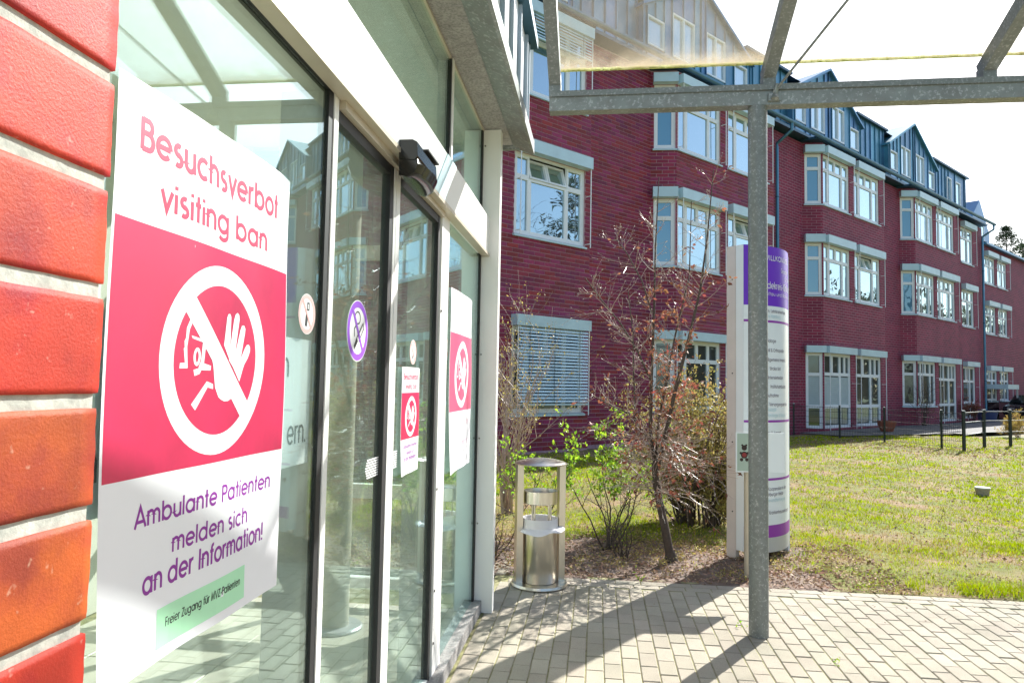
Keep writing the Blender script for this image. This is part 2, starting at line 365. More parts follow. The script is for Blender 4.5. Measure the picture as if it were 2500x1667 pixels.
# ------------------------------------------------------------------ lettering: geometric stroke letters
def arc(cx, cy, rx, ry, a0, a1, n=18):
    return [(cx + rx * cos(radians(a0 + (a1 - a0) * i / n)), cy + ry * sin(radians(a0 + (a1 - a0) * i / n))) for i in range(n + 1)]
R_, CY, XH = .30, .37, .68
def ring(cx): return arc(cx, CY, R_, .31, 0, 360, 28)
GL = {
 'o': ([ring(.37)], .74), 'a': ([ring(.37), [(.67, .02), (.67, .72)]], .80), 'b': ([ring(.40), [(.10, .02), (.10, 1.0)]], .80),
 'd': ([ring(.37), [(.67, .02), (.67, 1.0)]], .80), 'p': ([ring(.40), [(.10, -.25), (.10, .72)]], .80), 'q': ([ring(.37), [(.67, -.25), (.67, .72)]], .80),
 'g': ([ring(.37), [(.67, .72), (.67, -.02)] + arc(.39, -.02, .28, .22, 0, -150, 10)[1:]], .80),
 'c': ([arc(.37, CY, R_, .31, 48, 312, 22)], .68), 'e': ([[(.09, .37), (.66, .37)], arc(.37, CY, R_, .31, 0, 318, 24)], .74),
 's': ([arc(.25, .53, .15, .15, 55, 270, 12) + arc(.25, .21, .17, .16, 90, -130, 12)], .50),
 'u': ([[(.08, .72)] + [(.08, .30)] + arc(.31, .30, .23, .25, 180, 360, 12) + [(.54, .72)], [(.54, .02), (.54, .4)]], .64),
 'n': ([[(.08, .02), (.08, .72)], [(.08, .44)] + arc(.31, .44, .23, .25, 180, 0, 12) + [(.54, .02)]], .64),
 'h': ([[(.08, .02), (.08, 1.0)], [(.08, .44)] + arc(.31, .44, .23, .25, 180, 0, 12) + [(.54, .02)]], .64),
 'm': ([[(.08, .02), (.08, .72)], [(.08, .46)] + arc(.28, .46, .20, .23, 180, 0, 10) + [(.48, .02)], [(.48, .46)] + arc(.68, .46, .20, .23, 180, 0, 10) + [(.88, .02)]], .98),
 'r': ([[(.08, .02), (.08, .72)], arc(.30, .42, .22, .25, 180, 75, 8)], .38),
 't': ([[(.17, .02), (.17, .98)], [(.02, .66), (.32, .66)]], .34), 'i': ([[(.08, .02), (.08, .70)], [(.08, .86), (.08, .99)]], .18), 'l': ([[(.08, .02), (.08, 1.0)]], .18),
 'k': ([[(.08, .02), (.08, 1.0)], [(.46, .70), (.10, .34)], [(.22, .44), (.50, .02)]], .52), 'v': ([[(.04, .71), (.28, .04), (.52, .71)]], .56),
 'w': ([[(.04, .71), (.24, .04), (.44, .66), (.64, .04), (.84, .71)]], .88), 'f': ([[(.17, .02), (.17, .78)] + arc(.33, .78, .16, .17, 180, 80, 8)[1:], [(.02, .66), (.34, .66)]], .36),
 'z': ([[(.05, .66), (.47, .66), (.06, .06), (.49, .06)]], .54), 'x': ([[(.04, .70), (.48, .02)], [(.48, .70), (.04, .02)]], .52), 'y': ([[(.04, .71), (.28, .10)], [(.52, .71), (.20, -.25)]], .56),
 'j': ([[(.10, .70), (.10, -.1), (.0, -.22)], [(.10, .86), (.10, .99)]], .2),
 'ü': ([[(.08, .72)] + [(.08, .30)] + arc(.31, .30, .23, .25, 180, 360, 12) + [(.54, .72)], [(.54, .02), (.54, .4)], [(.2, .85), (.2, .97)], [(.42, .85), (.42, .97)]], .64),
 'ä': ([ring(.37), [(.67, .02), (.67, .72)], [(.26, .85), (.26, .97)], [(.48, .85), (.48, .97)]], .80),
 'A': ([[(.03, .02), (.40, .98), (.77, .02)], [(.17, .30), (.63, .30)]], .80), 'Ä': ([[(.03, .02), (.40, .90), (.77, .02)], [(.17, .30), (.63, .30)], [(.2, .95), (.2, 1.08)], [(.6, .95), (.6, 1.08)]], .80),
 'B': ([[(.10, .02), (.10, .98)], [(.10, .92), (.34, .92)] + arc(.34, .73, .17, .19, 90, -90, 10)[1:] + [(.10, .54)], [(.34, .54)] + arc(.36, .30, .21, .24, 90, -90, 10) + [(.10, .06)]], .64),
 'C': ([arc(.50, .5, .42, .45, 48, 312, 22)], .9), 'D': ([[(.10, .02), (.10, .98)], [(.10, .93)] + arc(.28, .5, .40, .43, 90, -90, 14) + [(.10, .07)]], .74),
 'E': ([[(.55, .93), (.10, .93), (.10, .07), (.55, .07)], [(.10, .5), (.50, .5)]], .60), 'F': ([[(.52, .93), (.10, .93), (.10, .02)], [(.10, .5), (.46, .5)]], .54),
 'G': ([arc(.50, .5, .42, .45, 45, 360, 24) + [(.55, .5)]], .98), 'H': ([[(.10, .02), (.10, .98)], [(.60, .02), (.60, .98)], [(.10, .5), (.60, .5)]], .72),
 'I': ([[(.10, .02), (.10, .98)]], .22), 'J': ([[(.36, .98), (.36, .25)] + arc(.2, .25, .16, .19, 0, -170, 8)[1:]], .48), 'K': ([[(.10, .02), (.10, .98)], [(.55, .97), (.12, .48)], [(.22, .58), (.60, .02)]], .62),
 'L': ([[(.10, .98), (.10, .07), (.45, .07)]], .48), 'M': ([[(.08, .02), (.16, .96), (.45, .10), (.74, .96), (.82, .02)]], .92), 'N': ([[(.10, .02), (.10, .95), (.60, .05), (.60, .98)]], .72),
 'O': ([arc(.50, .5, .42, .45, 0, 360, 30)], 1.0), 'P': ([[(.10, .02), (.10, .98)], [(.10, .92), (.34, .92)] + arc(.34, .70, .19, .22, 90, -90, 10)[1:] + [(.10, .48)]], .58),
 'R': ([[(.10, .02), (.10, .98)], [(.10, .92), (.34, .92)] + arc(.34, .70, .19, .22, 90, -90, 10)[1:] + [(.10, .48)], [(.30, .46), (.56, .02)]], .60), 'T': ([[(.02, .93), (.58, .93)], [(.30, .02), (.30, .9)]], .60), 'ö': ([ring(.37), [(.26, .85), (.26, .97)], [(.48, .85), (.48, .97)]], .74),
 'S': ([arc(.28, .72, .18, .20, 50, 270, 12) + arc(.28, .29, .20, .23, 90, -130, 12)], .56), 'U': ([[(.10, .98), (.10, .33)] + arc(.34, .33, .24, .27, 180, 360, 12) + [(.58, .98)]], .7),
 'V': ([[(.03, .98), (.36, .04), (.69, .98)]], .72), 'W': ([[(.03, .98), (.28, .04), (.53, .92), (.78, .04), (1.03, .98)]], 1.08), 'Z': ([[(.06, .93), (.54, .93), (.06, .07), (.56, .07)]], .62),
 '-': ([[(.05, .36), (.32, .36)]], .38), '!': ([[(.10, .30), (.10, .98)], [(.10, .02), (.10, .14)]], .22), '.': ([[(.08, .02), (.08, .13)]], .18), ' ': ([], .30), ',': ([[(.1, .12), (.05, -.1)]], .2),
 '&': ([[(.62, .02), (.2, .62)] + arc(.30, .77, .15, .17, 215, -30, 10)[1:] + [(.15, .38)] + arc(.28, .22, .18, .18, 150, 320, 8)[1:] + [(.6, .42)]], .68),
}
def ribbon(mb, pts, wdt, fn, off):
    k = len(pts); closed = k > 3 and abs(pts[0][0] - pts[-1][0]) < 1e-6 and abs(pts[0][1] - pts[-1][1]) < 1e-6
    L, Rr = [], []
    for i, p in enumerate(pts):
        if closed: a, b = pts[(i - 1) % (k - 1)], pts[(i + 1) % (k - 1)] if i < k - 1 else pts[1]
        else: a, b = pts[max(0, i - 1)], pts[min(k - 1, i + 1)]
        d1 = (p[0] - a[0], p[1] - a[1]); d2 = (b[0] - p[0], b[1] - p[1])
        l1 = math.hypot(*d1) or 1; l2 = math.hypot(*d2) or 1
        if not closed and i == 0: d1, l1 = d2, l2
        if not closed and i == k - 1: d2, l2 = d1, l1
        n1 = (-d1[1] / l1, d1[0] / l1); n2 = (-d2[1] / l2, d2[0] / l2)
        nx, ny = n1[0] + n2[0], n1[1] + n2[1]; q = math.hypot(nx, ny)
        if q < .3: nx, ny, q = n1[0], n1[1], 1
        nx, ny = nx / q, ny / q; c = max(.35, nx * n1[0] + ny * n1[1]); h = wdt / 2 / c
        L.append((p[0] + nx * h, p[1] + ny * h)); Rr.append((p[0] - nx * h, p[1] - ny * h))
    vs = [fn(*p, off) for p in L] + [fn(*p, off) for p in Rr]
    mb.add(vs, [(i, k + i, k + i + 1, i + 1) for i in range(k - 1)])
def text(mb, s, x0, x1, y, h, fn, weight=.13, off=.0003, x1fit=True, squeeze=None):
    """s from x0 to x1 with cap height h on baseline y; fn(x,y,offset) -> 3D"""
    wid = sum(GL[c][1] + .06 for c in s) - .06
    sx = (x1 - x0) / wid if x1fit else h * (squeeze or 1)
    cx = x0; j = 0
    for c in s:
        for st in GL[c][0]:
            pts = [(cx + px * sx, y + py * h) for px, py in st]
            ribbon(mb, pts, weight * min(h, sx * 1.15), fn, off + .00006 * (j % 3)); j += 1
        cx += (GL[c][1] + .06) * sx
def words(name, mt, parent, s, x0, x1, y, h, fn, weight=.13, off=.0003):
    """like text(), one mesh for each word"""
    wid = sum(GL[c][1] + .06 for c in s) - .06; sx = (x1 - x0) / wid; cx = x0
    for wd in s.split(' '):
        ww = (sum(GL[c][1] + .06 for c in wd)) * sx
        mb = MB(); text(mb, wd, cx, cx + ww - .06 * sx, y, h, fn, weight, off); mb.build(name, mt, parent)
        cx += ww + (GL[' '][1] + .06) * sx
def disc(mb, cx, cy, r0, r1, fn, off, n=48, a0=0, a1=360):
    pts = [radians(a0 + (a1 - a0) * i / n) for i in range(n + 1)]
    if r0 <= 0:
        mb.add([fn(cx, cy, off)] + [fn(cx + r1 * cos(a), cy + r1 * sin(a), off) for a in pts], [(0, i + 1, i + 2) for i in range(n)])
    else:
        vs = [fn(cx + r * cos(a), cy + r * sin(a), off) for r in (r0, r1) for a in pts]
        mb.add(vs, [(i, n + 1 + i, n + 2 + i, i + 1) for i in range(n)])
def flat(mb, poly, fn, off): mb.add([fn(*p, off) for p in poly], [tuple(range(len(poly)))])

# ================================================================== SETTING: ground
E_ = Vector((sin(radians(42.7)), cos(radians(42.7)), 0)); N_ = Vector((cos(radians(42.7)), -sin(radians(42.7)), 0)); C0 = -12.46
def FW(s, n, z): return E_ * s + N_ * (C0 + n) + Vector((0, 0, z))

g = MB(); g.quad((-300, -300, -.10), (300, -300, -.10), (300, 400, -.10), (-300, 400, -.10))
struct(g.build('ground', 'far_ground'))

_H = rng.random((256, 256))
def _vn(x, y):
    xi = np.floor(x).astype(int); yi = np.floor(y).astype(int); fx = x - xi; fy = y - yi; fx = fx * fx * (3 - 2 * fx); fy = fy * fy * (3 - 2 * fy)
    h = lambda a, b: _H[a % 256, b % 256]
    return (h(xi, yi) * (1 - fx) + h(xi + 1, yi) * fx) * (1 - fy) + (h(xi, yi + 1) * (1 - fx) + h(xi + 1, yi + 1) * fx) * fy
def nz(x, y):   # patch noise, about -1..1
    x = np.asarray(x) + 40.; y = np.asarray(y) + 40.
    return ((_vn(x * .8, y * .8) + .55 * _vn(x * 1.9 + 7, y * 1.9) + .35 * _vn(x * 4.3, y * 4.3 + 3)) / 1.9 - .5) * 2.6
def hgt(x, y): return .012 * np.sin(x * 3.1 + 1) * np.sin(y * 2.7) + .008 * np.sin(x * 9 + y * 7) + .006 * np.sin(x * 17 - y * 13)
def sheet(name, x0, x1, y0, y1, st, mt, z0=0., amp=1., inside=None):
    xs = np.arange(x0, x1 + 1e-6, st); ys = np.arange(y0, y1 + 1e-6, st)
    X, Y = np.meshgrid(xs, ys); Z = z0 + amp * hgt(X, Y) * np.clip((Y - y0) / .4, 0, 1)
    v = np.stack([X.ravel(), Y.ravel(), Z.ravel()], 1); nx = len(xs); f = []
    for j in range(len(ys) - 1):
        for i in range(nx - 1):
            if inside and not inside(xs[i] + st / 2, ys[j] + st / 2): continue
            a = j * nx + i; f.append((a, a + 1, a + nx + 1, a + nx))
    mb = MB(); mb.v = [tuple(p) for p in v]; mb.f = f; mb.r = [0] * len(f)
    o = mb.build(name, mt, smooth=True); return struct(o)
def nfac(x, y): return N_.x * x + N_.y * y - C0      # distance in front of the brick facade
sheet('lawn', -6, 16, 7.0, 27, .12, 'lawn_ground', -.012, 1., lambda x, y: nfac(x, y) > .3 and not (x < 1.95 and y < 7.3))
sheet('planting_bed', -3.0, 2.04, 5.96, 7.5, .06, 'soil', -.006, 1.3)
sheet('lawn_margin', 1.96, 13, 6.0, 7.1, .08, 'lawn_ground', -.004, .8)
# asphalt drive between fence and far facade
mb = MB()
mb.add([FW(24, .0, .03), FW(24, 1.6, .03), FW(30, 3.2, .03), FW(33.2, 3.9, .03), FW(60, 6.5, .03), FW(60, -.5, .03)], [(0, 1, 2, 3, 4, 5)])
struct(mb.build('asphalt_drive', 'asphalt'))
mb = MB()
mb.add([FW(28, 2.75, .034), FW(31, 3.6, .034), FW(34, 4.1, .034), FW(34, 4.0, .034), FW(31, 3.45, .034), FW(28, 2.6, .034)], [(5, 4, 1, 0), (4, 3, 2, 1)])
struct(mb.build('drive_edge', 'pale_paving'))

# ------------------------------------------------------------------ paving with single pavers
PW, PL, PH = .1045, .2045, .08
mb = MB(); mb.quad((-.84, -8, -.007), (16, -8, -.007), (16, 6.05, -.007), (-.84, 6.05, -.007))
paving = struct(mb.build('paving', 'joint_soil')); ORG[paving.name] = (0, 0, 0)
mb = MB(); mb.quad((-2.2, 6.05, -.012), (-.62, 6.05, -.012), (-.62, 6.9, -.012), (-2.2, 6.9, -.012)); mb.build('joint_bed', 'joint_soil', paving)
def paver_shape(lx, ly, c=.006):
    x, y = lx / 2, ly / 2
    v = [(-x, -y, -PH), (x, -y, -PH), (x, y, -PH), (-x, y, -PH), (-x, -y, -c), (x, -y, -c), (x, y, -c), (-x, y, -c),
         (-x + c, -y + c, 0), (x - c, -y + c, 0), (x - c, y - c, 0), (-x + c, y - c, 0)]
    f = [(8, 9, 10, 11)] + [(i, (i + 1) % 4, 4 + (i + 1) % 4, 4 + i) for i in range(4)] + [(4 + i, 4 + (i + 1) % 4, 8 + (i + 1) % 4, 8 + i) for i in range(4)]
    return v, f
pv, pf = paver_shape(PW - .0055, PL - .0055, .0045)
pm = bpy.data.meshes.new('paver'); pm.from_pydata(pv, [], pf); pm.materials.append(MATS['paver'])
pav = []; YB = 5.81 - PW / 2
i0 = int(math.floor(-.80 / PW))
for i in range(0, 66):
    x = -.785 + PW * (i + .5)
    for j in range(-30, 32):
        y = -.2 + j * PL + (PL / 2 if i % 2 else 0)
        if y - PL / 2 > YB - .03 or y < -2.5: continue
        if y + PL / 2 > YB: l = YB - (y - PL / 2); pav.append((x, y - PL / 2 + l / 2, 0, l / PL))
        else: pav.append((x, y, 0, 1.))
for i in range(0, 36):
    pav.append((-.72 + (i + .5) * PL, 5.81, 1, 1.)); pav.append((-.66 + (i + .5) * PL, 5.81 + PW, 1, 1.))
for i in range(0, 12):     # strip running on beside the bed
    for j in range(0, 4): pav.append((-.80 - i * PW, 6.08 + j * PL + (PL / 2 if i % 2 else 0), 0, 1.))
def seen(p):
    d = (Vector((p[0], p[1], -EYE))); az = atan2(d.x, d.y) + radians(7.04)
    return p[1] > 3.45 and -radians(4) < az < radians(37.5) and p[0] > -.75
vis = sorted([p for p in pav if seen(p)], key=lambda p: p[0] ** 2 + p[1] ** 2)[:300]
vset = set(vis); rest = MB()
for p in pav:
    dz = random.uniform(-.0025, .0015); rz = random.uniform(-.012, .012) + (pi / 2 if p[2] else 0); q = (p[0] + random.uniform(-.001, .001), p[1] + random.uniform(-.0015, .0015), dz)
    if p in vset: inst(pm, 'paver', paving, q, (random.uniform(-.006, .006), random.uniform(-.006, .006), rz), (1, p[3], 1))
    else:
        c, s = cos(rz), sin(rz); rest.add([(q[0] + c * a - s * b * p[3], q[1] + s * a + c * b * p[3], q[2] + z) for a, b, z in pv], pf, random.random())
rest.build('paver_field', 'paver', paving, kind='stuff')
def pts_seen(x, y): return True

# ================================================================== RED BRICK HOSPITAL BUILDING
hb = thing('hospital_building', 'long dark red brick building with stepped bays and blue zinc attic', 'building', tuple(FW(20, 0, 0)))
fr0 = Frame(FW(0, 0, 0), E_, N_)                       # bay fronts, x = s
frR = Frame(FW(0, -.53, 0), E_, N_)                    # recessed wall
def fr45(s0): return Frame(FW(s0 - .53, -.53, 0), (E_ + N_), (N_ - E_))
COURSE = .107
def wall_sheet(mb, fr, x0, x1, z0, z1, holes, uv=False):
    xs = sorted(set([x0, x1] + [min(max(h[k], x0), x1) for h in holes for k in (0, 1)])); zs = sorted(set([z0, z1] + [min(max(h[k], z0), z1) for h in holes for k in (2, 3)]))
    for i in range(len(xs) - 1):
        for j in range(len(zs) - 1):
            cx, cz = (xs[i] + xs[i + 1]) / 2, (zs[j] + zs[j + 1]) / 2
            if any(h[0] < cx < h[1] and h[2] < cz < h[3] for h in holes): continue
            mb.quad(fr(xs[i], 0, zs[j]), fr(xs[i + 1], 0, zs[j]), fr(xs[i + 1], 0, zs[j + 1]), fr(xs[i], 0, zs[j + 1]))
            if uv: mb.uv.extend([(xs[i], zs[j]), (xs[i + 1], zs[j]), (xs[i + 1], zs[j + 1]), (xs[i], zs[j + 1])])
    for h in holes:     # reveals
        a, b, c, d = max(h[0], x0), min(h[1], x1), h[2], h[3]; D = -.16
        for q in (((a, 0, c), (a, 0, d), (a, D, d), (a, D, c)), ((b, 0, c), (b, D, c), (b, D, d), (b, 0, d)), ((a, 0, c), (a, D, c), (b, D, c), (b, 0, c)), ((a, 0, d), (b, 0, d), (b, D, d), (a, D, d))):
            mb.quad(*[fr(*p) for p in q])
            if uv: mb.uv.extend([(p[0] + p[1], p[2]) for p in q])
one_by_one = []
def brickwork(mb, fr, x0, x1, z0, z1, holes, single=None):
    P = .008; bw = .35
    k = int((z1 - z0) / COURSE)
    def brick(a, b, c, d):
        mb.add([fr(a, -.005, c), fr(b, -.005, c), fr(b, -.005, d), fr(a, -.005, d), fr(a, P, c), fr(b, P, c), fr(b, P, d), fr(a, P, d)],
               [(4, 5, 6, 7), (0, 1, 5, 4), (1, 2, 6, 5), (2, 3, 7, 6), (3, 0, 4, 7)], random.random())
    sold = [(h[0], h[1], h[3], h[3] + .24) for h in holes]
    for r in range(k):
        c, d = z0 + r * COURSE, z0 + r * COURSE + COURSE - .016
        x = x0 - (bw / 2 if r % 2 else 0) - .0
        while x < x1:
            a, b = max(x, x0), min(x + bw - .016, x1); x += bw
            segs = [(a, b)]
            for h in holes + sold:
                if d > h[2] and c < h[3]:
                    ns = []
                    for (p, q) in segs:
                        if q <= h[0] or p >= h[1]: ns.append((p, q)); continue
                        if p < h[0] - .03: ns.append((p, h[0] - .006))
                        if q > h[1] + .03: ns.append((h[1] + .006, q))
                    segs = ns
            for (p, q) in segs:
                if q - p < .03: continue
                if single and single(p, q, c, d): one_by_one.append((p, q, c, d, fr)); continue
                brick(p, q, c, d)
    for h in holes:     # soldier course over each opening
        x = h[0]
        while x + .07 < h[1]:
            brick(x, x + .091, h[3] + .004, h[3] + .232); x += .107

ZF = [(.90, 2.97, 3.23), (5.17, 7.16, 7.46), (8.68, 10.62, 10.90)]     # sill, window head, top of blind box
def ring_boxes(mb, fr, x0, x1, z0, z1, t, y0, y1):
    mb.box(x0, x1, y0, y1, z0, z0 + t, fr); mb.box(x0, x1, y0, y1, z1 - t, z1, fr)
    mb.box(x0, x0 + t, y0, y1, z0 + t, z1 - t, fr); mb.box(x1 - t, x1, y0, y1, z0 + t, z1 - t, fr)
def win(fr, x0, x1, z0, z1, cols, trans, top=None, pane='window_pane', rods=True, tilt=False, low=None, blind=0., parent=None, sill=True, label=None, swap=None, half=None):
    """cols: column edges as fractions; trans: height fraction of the transom; top: z of blind box top"""
    par = parent or hb
    f = MB(); y0, y1 = -.12, -.035
    f.box(x0 + .0, x1, y0, y1, z0, z0 + .05, fr); f.box(x0, x1, y0, y1, z1 - .05, z1, fr); f.box(x0, x0 + .05, y0, y1, z0 + .05, z1 - .05, fr); f.box(x1 - .05, x1, y0, y1, z0 + .05, z1 - .05, fr)
    X0, X1, Z0, Z1 = x0 + .05, x1 - .05, z0 + .05, z1 - .05
    xs = [X0 + c * (X1 - X0) for c in cols]; rows = [Z0] + ([Z0 + low * (Z1 - Z0)] if low else []) + ([Z0 + trans * (Z1 - Z0)] if trans else []) + [Z1]
    panes = []
    for r in range(len(rows) - 1):
        for c in range(len(xs) - 1):
            a, b, e, d = xs[c], xs[c + 1], rows[r], rows[r + 1]
            cells = [(a, b)] if not (r == len(rows) - 2 and b - a > .8) else [(a, (a + b) / 2), ((a + b) / 2, b)]
            for (p, q) in cells:
                t = min(.062, (q - p) * .22)
                if tilt and r == len(rows) - 2 and b - a > .8:      # hopper light tilted open at its head
                    fr2 = lambda x, y, z, e=e: fr(x, y + (z - e) * -.30, z)
                    ring_boxes(f, fr2, p + .008, q - .008, e + .008, d - .02, t * .8, y0 + .01, y1 + .02); panes.append((p + t, q - t, e + t, d - t - .02, fr2, pane))
                else:
                    ring_boxes(f, fr, p, q, e, d, t, y0 + .012, y1 - .012); panes.append((p + t, q - t, e + t, d - t, fr, pane))
    wo_ = f.build('window', 'white_frame', par)
    if label: wo_['label'] = label
    for i, (p, q, e, d, ff, pn) in enumerate(panes):
        j = random.uniform(-.004, .004)
        if swap and i in swap: pn = swap[i]
        m_ = MB(); m_.add([ff(p, -.085 + j, e), ff(q, -.085 - j, e), ff(q, -.085 - j * .4, d), ff(p, -.085 + j * .6, d)], [(0, 1, 2, 3)]); m_.build('pane', pn, wo_)
    if half:     # fabric blind drawn up from below, inside
        m_ = MB(); k = 14
        for i in range(k):
            za, zb = z0 + half[0] + (half[1] - half[0]) * i / k, z0 + half[0] + (half[1] - half[0]) * (i + 1) / k
            m_.add([fr(x0 + .06, -.079, za), fr(x1 - .06, -.079, za), fr(x1 - .06, -.074, (za + zb) / 2), fr(x0 + .06, -.074, (za + zb) / 2), fr(x1 - .06, -.079, zb), fr(x0 + .06, -.079, zb)], [(0, 1, 2, 3), (3, 2, 4, 5)])
        m_.build('fabric_blind', 'blind_fabric', wo_)
    if sill:
        m_ = MB(); m_.add([fr(x0 - .04, -.05, z0 + .012), fr(x1 + .04, -.05, z0 + .012), fr(x1 + .04, .07, z0 - .03), fr(x0 - .04, .07, z0 - .03), fr(x0 - .04, .07, z0 - .075), fr(x1 + .04, .07, z0 - .075), fr(x0 - .04, -.05, z0 - .075), fr(x1 + .04, -.05, z0 - .075)],
                          [(3, 2, 1, 0), (2, 3, 4, 5), (4, 6, 7, 5), (0, 6, 4, 3), (1, 2, 5, 7)])
        m_.build('sill', 'header_metal', wo_)
    if top:
        m_ = MB(); m_.box(x0 - .04, x1 + .06, .012, .24, z1 - .0, top, fr); m_.build('blind_box', 'header_metal', wo_)
    if rods and top:
        for xx in (x0 + .03, x1 + .02):
            m_ = MB(); m_.tube([fr(xx, .20, z1), fr(xx, .20, z0 - .06)], .014, 5); m_.bar(fr(xx, .02, z0 + .05), fr(xx, .20, z0 + .05), .014); m_.bar(fr(xx, .02, (z0 + z1) / 2 + .3), fr(xx, .20, (z0 + z1) / 2 + .3), .014)
            m_.build('guide_rod', 'white_frame', wo_)
    if blind:
        zt = z1 - .02; k = int((blind) / .078)
        for i in range(k):
            z = zt - .04 - i * .078
            if z < z0 + .18: break
            m_ = MB(); m_.add([fr(x0 + .06, .165, z + .03), fr(x1 - .02, .165, z + .03), fr(x1 - .02, .20, z + .018), fr(x0 + .06, .20, z + .018), fr(x1 - .02, .215, z - .024), fr(x0 + .06, .215, z - .024)], [(3, 2, 1, 0), (5, 4, 2, 3)])
            m_.build('slat', 'slat_metal', wo_)
        m_ = MB(); m_.box(x0 + .05, x1 - .01, .17, .22, z - .10, z - .055, fr); m_.build('bottom_rail', 'slat_metal', wo_)
        m_ = MB()
        for q in (.16, .5, .86): xx = x0 + q * (x1 - x0); m_.bar(fr(xx, .222, zt), fr(xx, .222, z - .06), .008)
        m_.build('ladder_cord', 'black_rubber', wo_, kind='stuff')
    return wo_

COLS = [0, .2, .75, 1.]
def bay_windows(s0, kind):
    """front windows of one bay as hole rectangles"""
    return [(s0 + .06, s0 + 2.30), (s0 + 2.72, s0 + 5.15)] if kind != 'A' else [(s0 + 2.86, s0 + 5.26)]
bays = {'A': 7.66, 'B': 16.80, 'C': 25.95, 'D': 35.05}
FEND = {'A': 13.12, 'B': 22.35, 'C': 31.55, 'D': 40.6}
near, nearwall = MB(), MB()
far = MB(); far.uv = []
TOP = 11.05
for key, s0 in bays.items():
    fe = FEND[key]; is_near = key in 'AB'
    cols = bay_windows(s0, key); holes = []
    for (a, b) in cols:
        for zi, (z0, z1, zt) in enumerate(ZF):
            zz = .12 if (key == 'C' and zi == 0) or (key == 'D' and zi == 0 and a > s0 + 1) else z0
            holes.append((a, b, zz, z1, zi, zt))
    hr = [h[:4] for h in holes]
    if is_near:
        wall_sheet(nearwall, fr0, 5.6 if key == 'A' else s0, fe, -.1, TOP, hr)
        pick = (lambda p, q, c, d: p > 9.6 and (3.40 < c < 5.08 or 7.6 < c < 8.6 or c < .85) and q - p > .25) if key == 'A' else None
        brickwork(near, fr0, 5.6 if key == 'A' else s0, fe, 0., TOP, hr, pick)
    else:
        wall_sheet(far, fr0, s0, fe, -.1, TOP, hr, True)
    # hidden return at the far end of the bay
    rt = Frame(FW(fe, 0, 0), -N_, E_)
    wall_sheet(nearwall if is_near else far, rt, 0, .53, -.1, TOP, [], not is_near)
    for (a, b, z0, z1, zi, zt) in holes:
        door = z0 < .5
        lab = None; kw = {}
        if key == 'A' and zi == 0: kw = dict(blind=1.80); lab = 'window behind a lowered grey slatted blind'
        elif key == 'A' and zi == 2: kw = dict(blind=.55)
        elif key == 'A' and zi == 1: kw = dict(tilt=True)
        if key in 'BC' and zi == 1 and b > s0 + 3: kw = dict(tilt=True)
        if door: win(fr0, a, b, z0, z1, [0, .62, 1.], .73, zt, 'dark_pane', low=.28, sill=False, half=(.85, 1.95) if b < s0 + 3 else None, label='tall glazed garden door')
        else: win(fr0, a, b, z0, z1, COLS, .72, zt, 'dark_pane' if zi == 0 else 'window_pane', label=lab, **kw)
    if key != 'A':     # splayed bay side with its narrow window, and the recessed wall before it
        f4 = fr45(s0); Ls = .53 * sqrt(2)
        hs = []
        for zi, (z0, z1, zt) in enumerate(ZF):
            zz = .12 if key == 'C' and zi == 0 else z0
            hs.append((.09, Ls - .03, zz, z1))
        prev = {'B': 13.12, 'C': 22.35, 'D': 31.55}[key]
        if is_near:
            wall_sheet(nearwall, f4, 0, Ls, -.1, TOP, hs); brickwork(near, f4, 0, Ls, 0., TOP, hs)
            wall_sheet(nearwall, frR, prev, s0 - .53, -.1, TOP, []); brickwork(near, frR, prev, s0 - .53, 0., TOP, [])
        else:
            wall_sheet(far, f4, 0, Ls, -.1, TOP, hs, True); wall_sheet(far, frR, prev, s0 - .53, -.1, TOP, [], True)
        for zi, h in enumerate(hs):
            win(f4, h[0], h[1], h[2], h[3], [0, 1.], .72, ZF[zi][2], 'side_pane' if zi else 'dark_pane', rods=False, low=.28 if h[2] < .5 else None, sill=h[2] > .5, half=(.85, 1.95) if h[2] < .5 else None, label='narrow window on the splayed bay side')
# last stretch: recessed wall with a single window column, and the lower wing
h3 = [(42.95, 44.9, .15 if i == 0 else z0, z1) for i, (z0, z1, zt) in enumerate(ZF)]
wall_sheet(far, frR, 40.6, 46.5, -.1, TOP, h3, True)
for i, h in enumerate(h3): win(frR, *h, [0, .62, 1.], .72, ZF[i][2], 'dark_pane' if i == 0 else 'window_pane', low=.3 if i == 0 else None, sill=i > 0)
hE = [(a, b, z0, z1) for (a, b) in ((47.0, 48.9), (49.4, 51.2)) for (z0, z1) in ((1.1, 2.85), (5.0, 6.62), (7.95, 9.55))]
wall_sheet(far, Frame(FW(0, -.56, 0), E_, N_), 46.5, 70, -.1, 10.2, hE, True)
for h in hE: win(Frame(FW(0, -.56, 0), E_, N_), *h, [0, .62, 1.], .68, h[3] + .27, 'dark_pane' if h[3] < 3 else 'window_pane')
nw = nearwall.build('mortar_wall', 'hospital_mortar', hb)
near.build('brickwork', 'hospital_brick', hb, kind='stuff')
far.build('far_brickwork', 'far_brick', hb)
mid = fr0
bm_ = MB(); bm_.add([(-.167, -.013, 0), (.167, -.013, 0), (.167, -.013, 0.091), (-.167, -.013, 0.091), (-.167, 0, 0), (.167, 0, 0), (.167, 0, 0.091), (-.167, 0, 0.091)], [(4, 5, 6, 7), (0, 1, 5, 4), (1, 2, 6, 5), (2, 3, 7, 6), (3, 0, 4, 7)])
bmesh1 = bpy.data.meshes.new('brick')
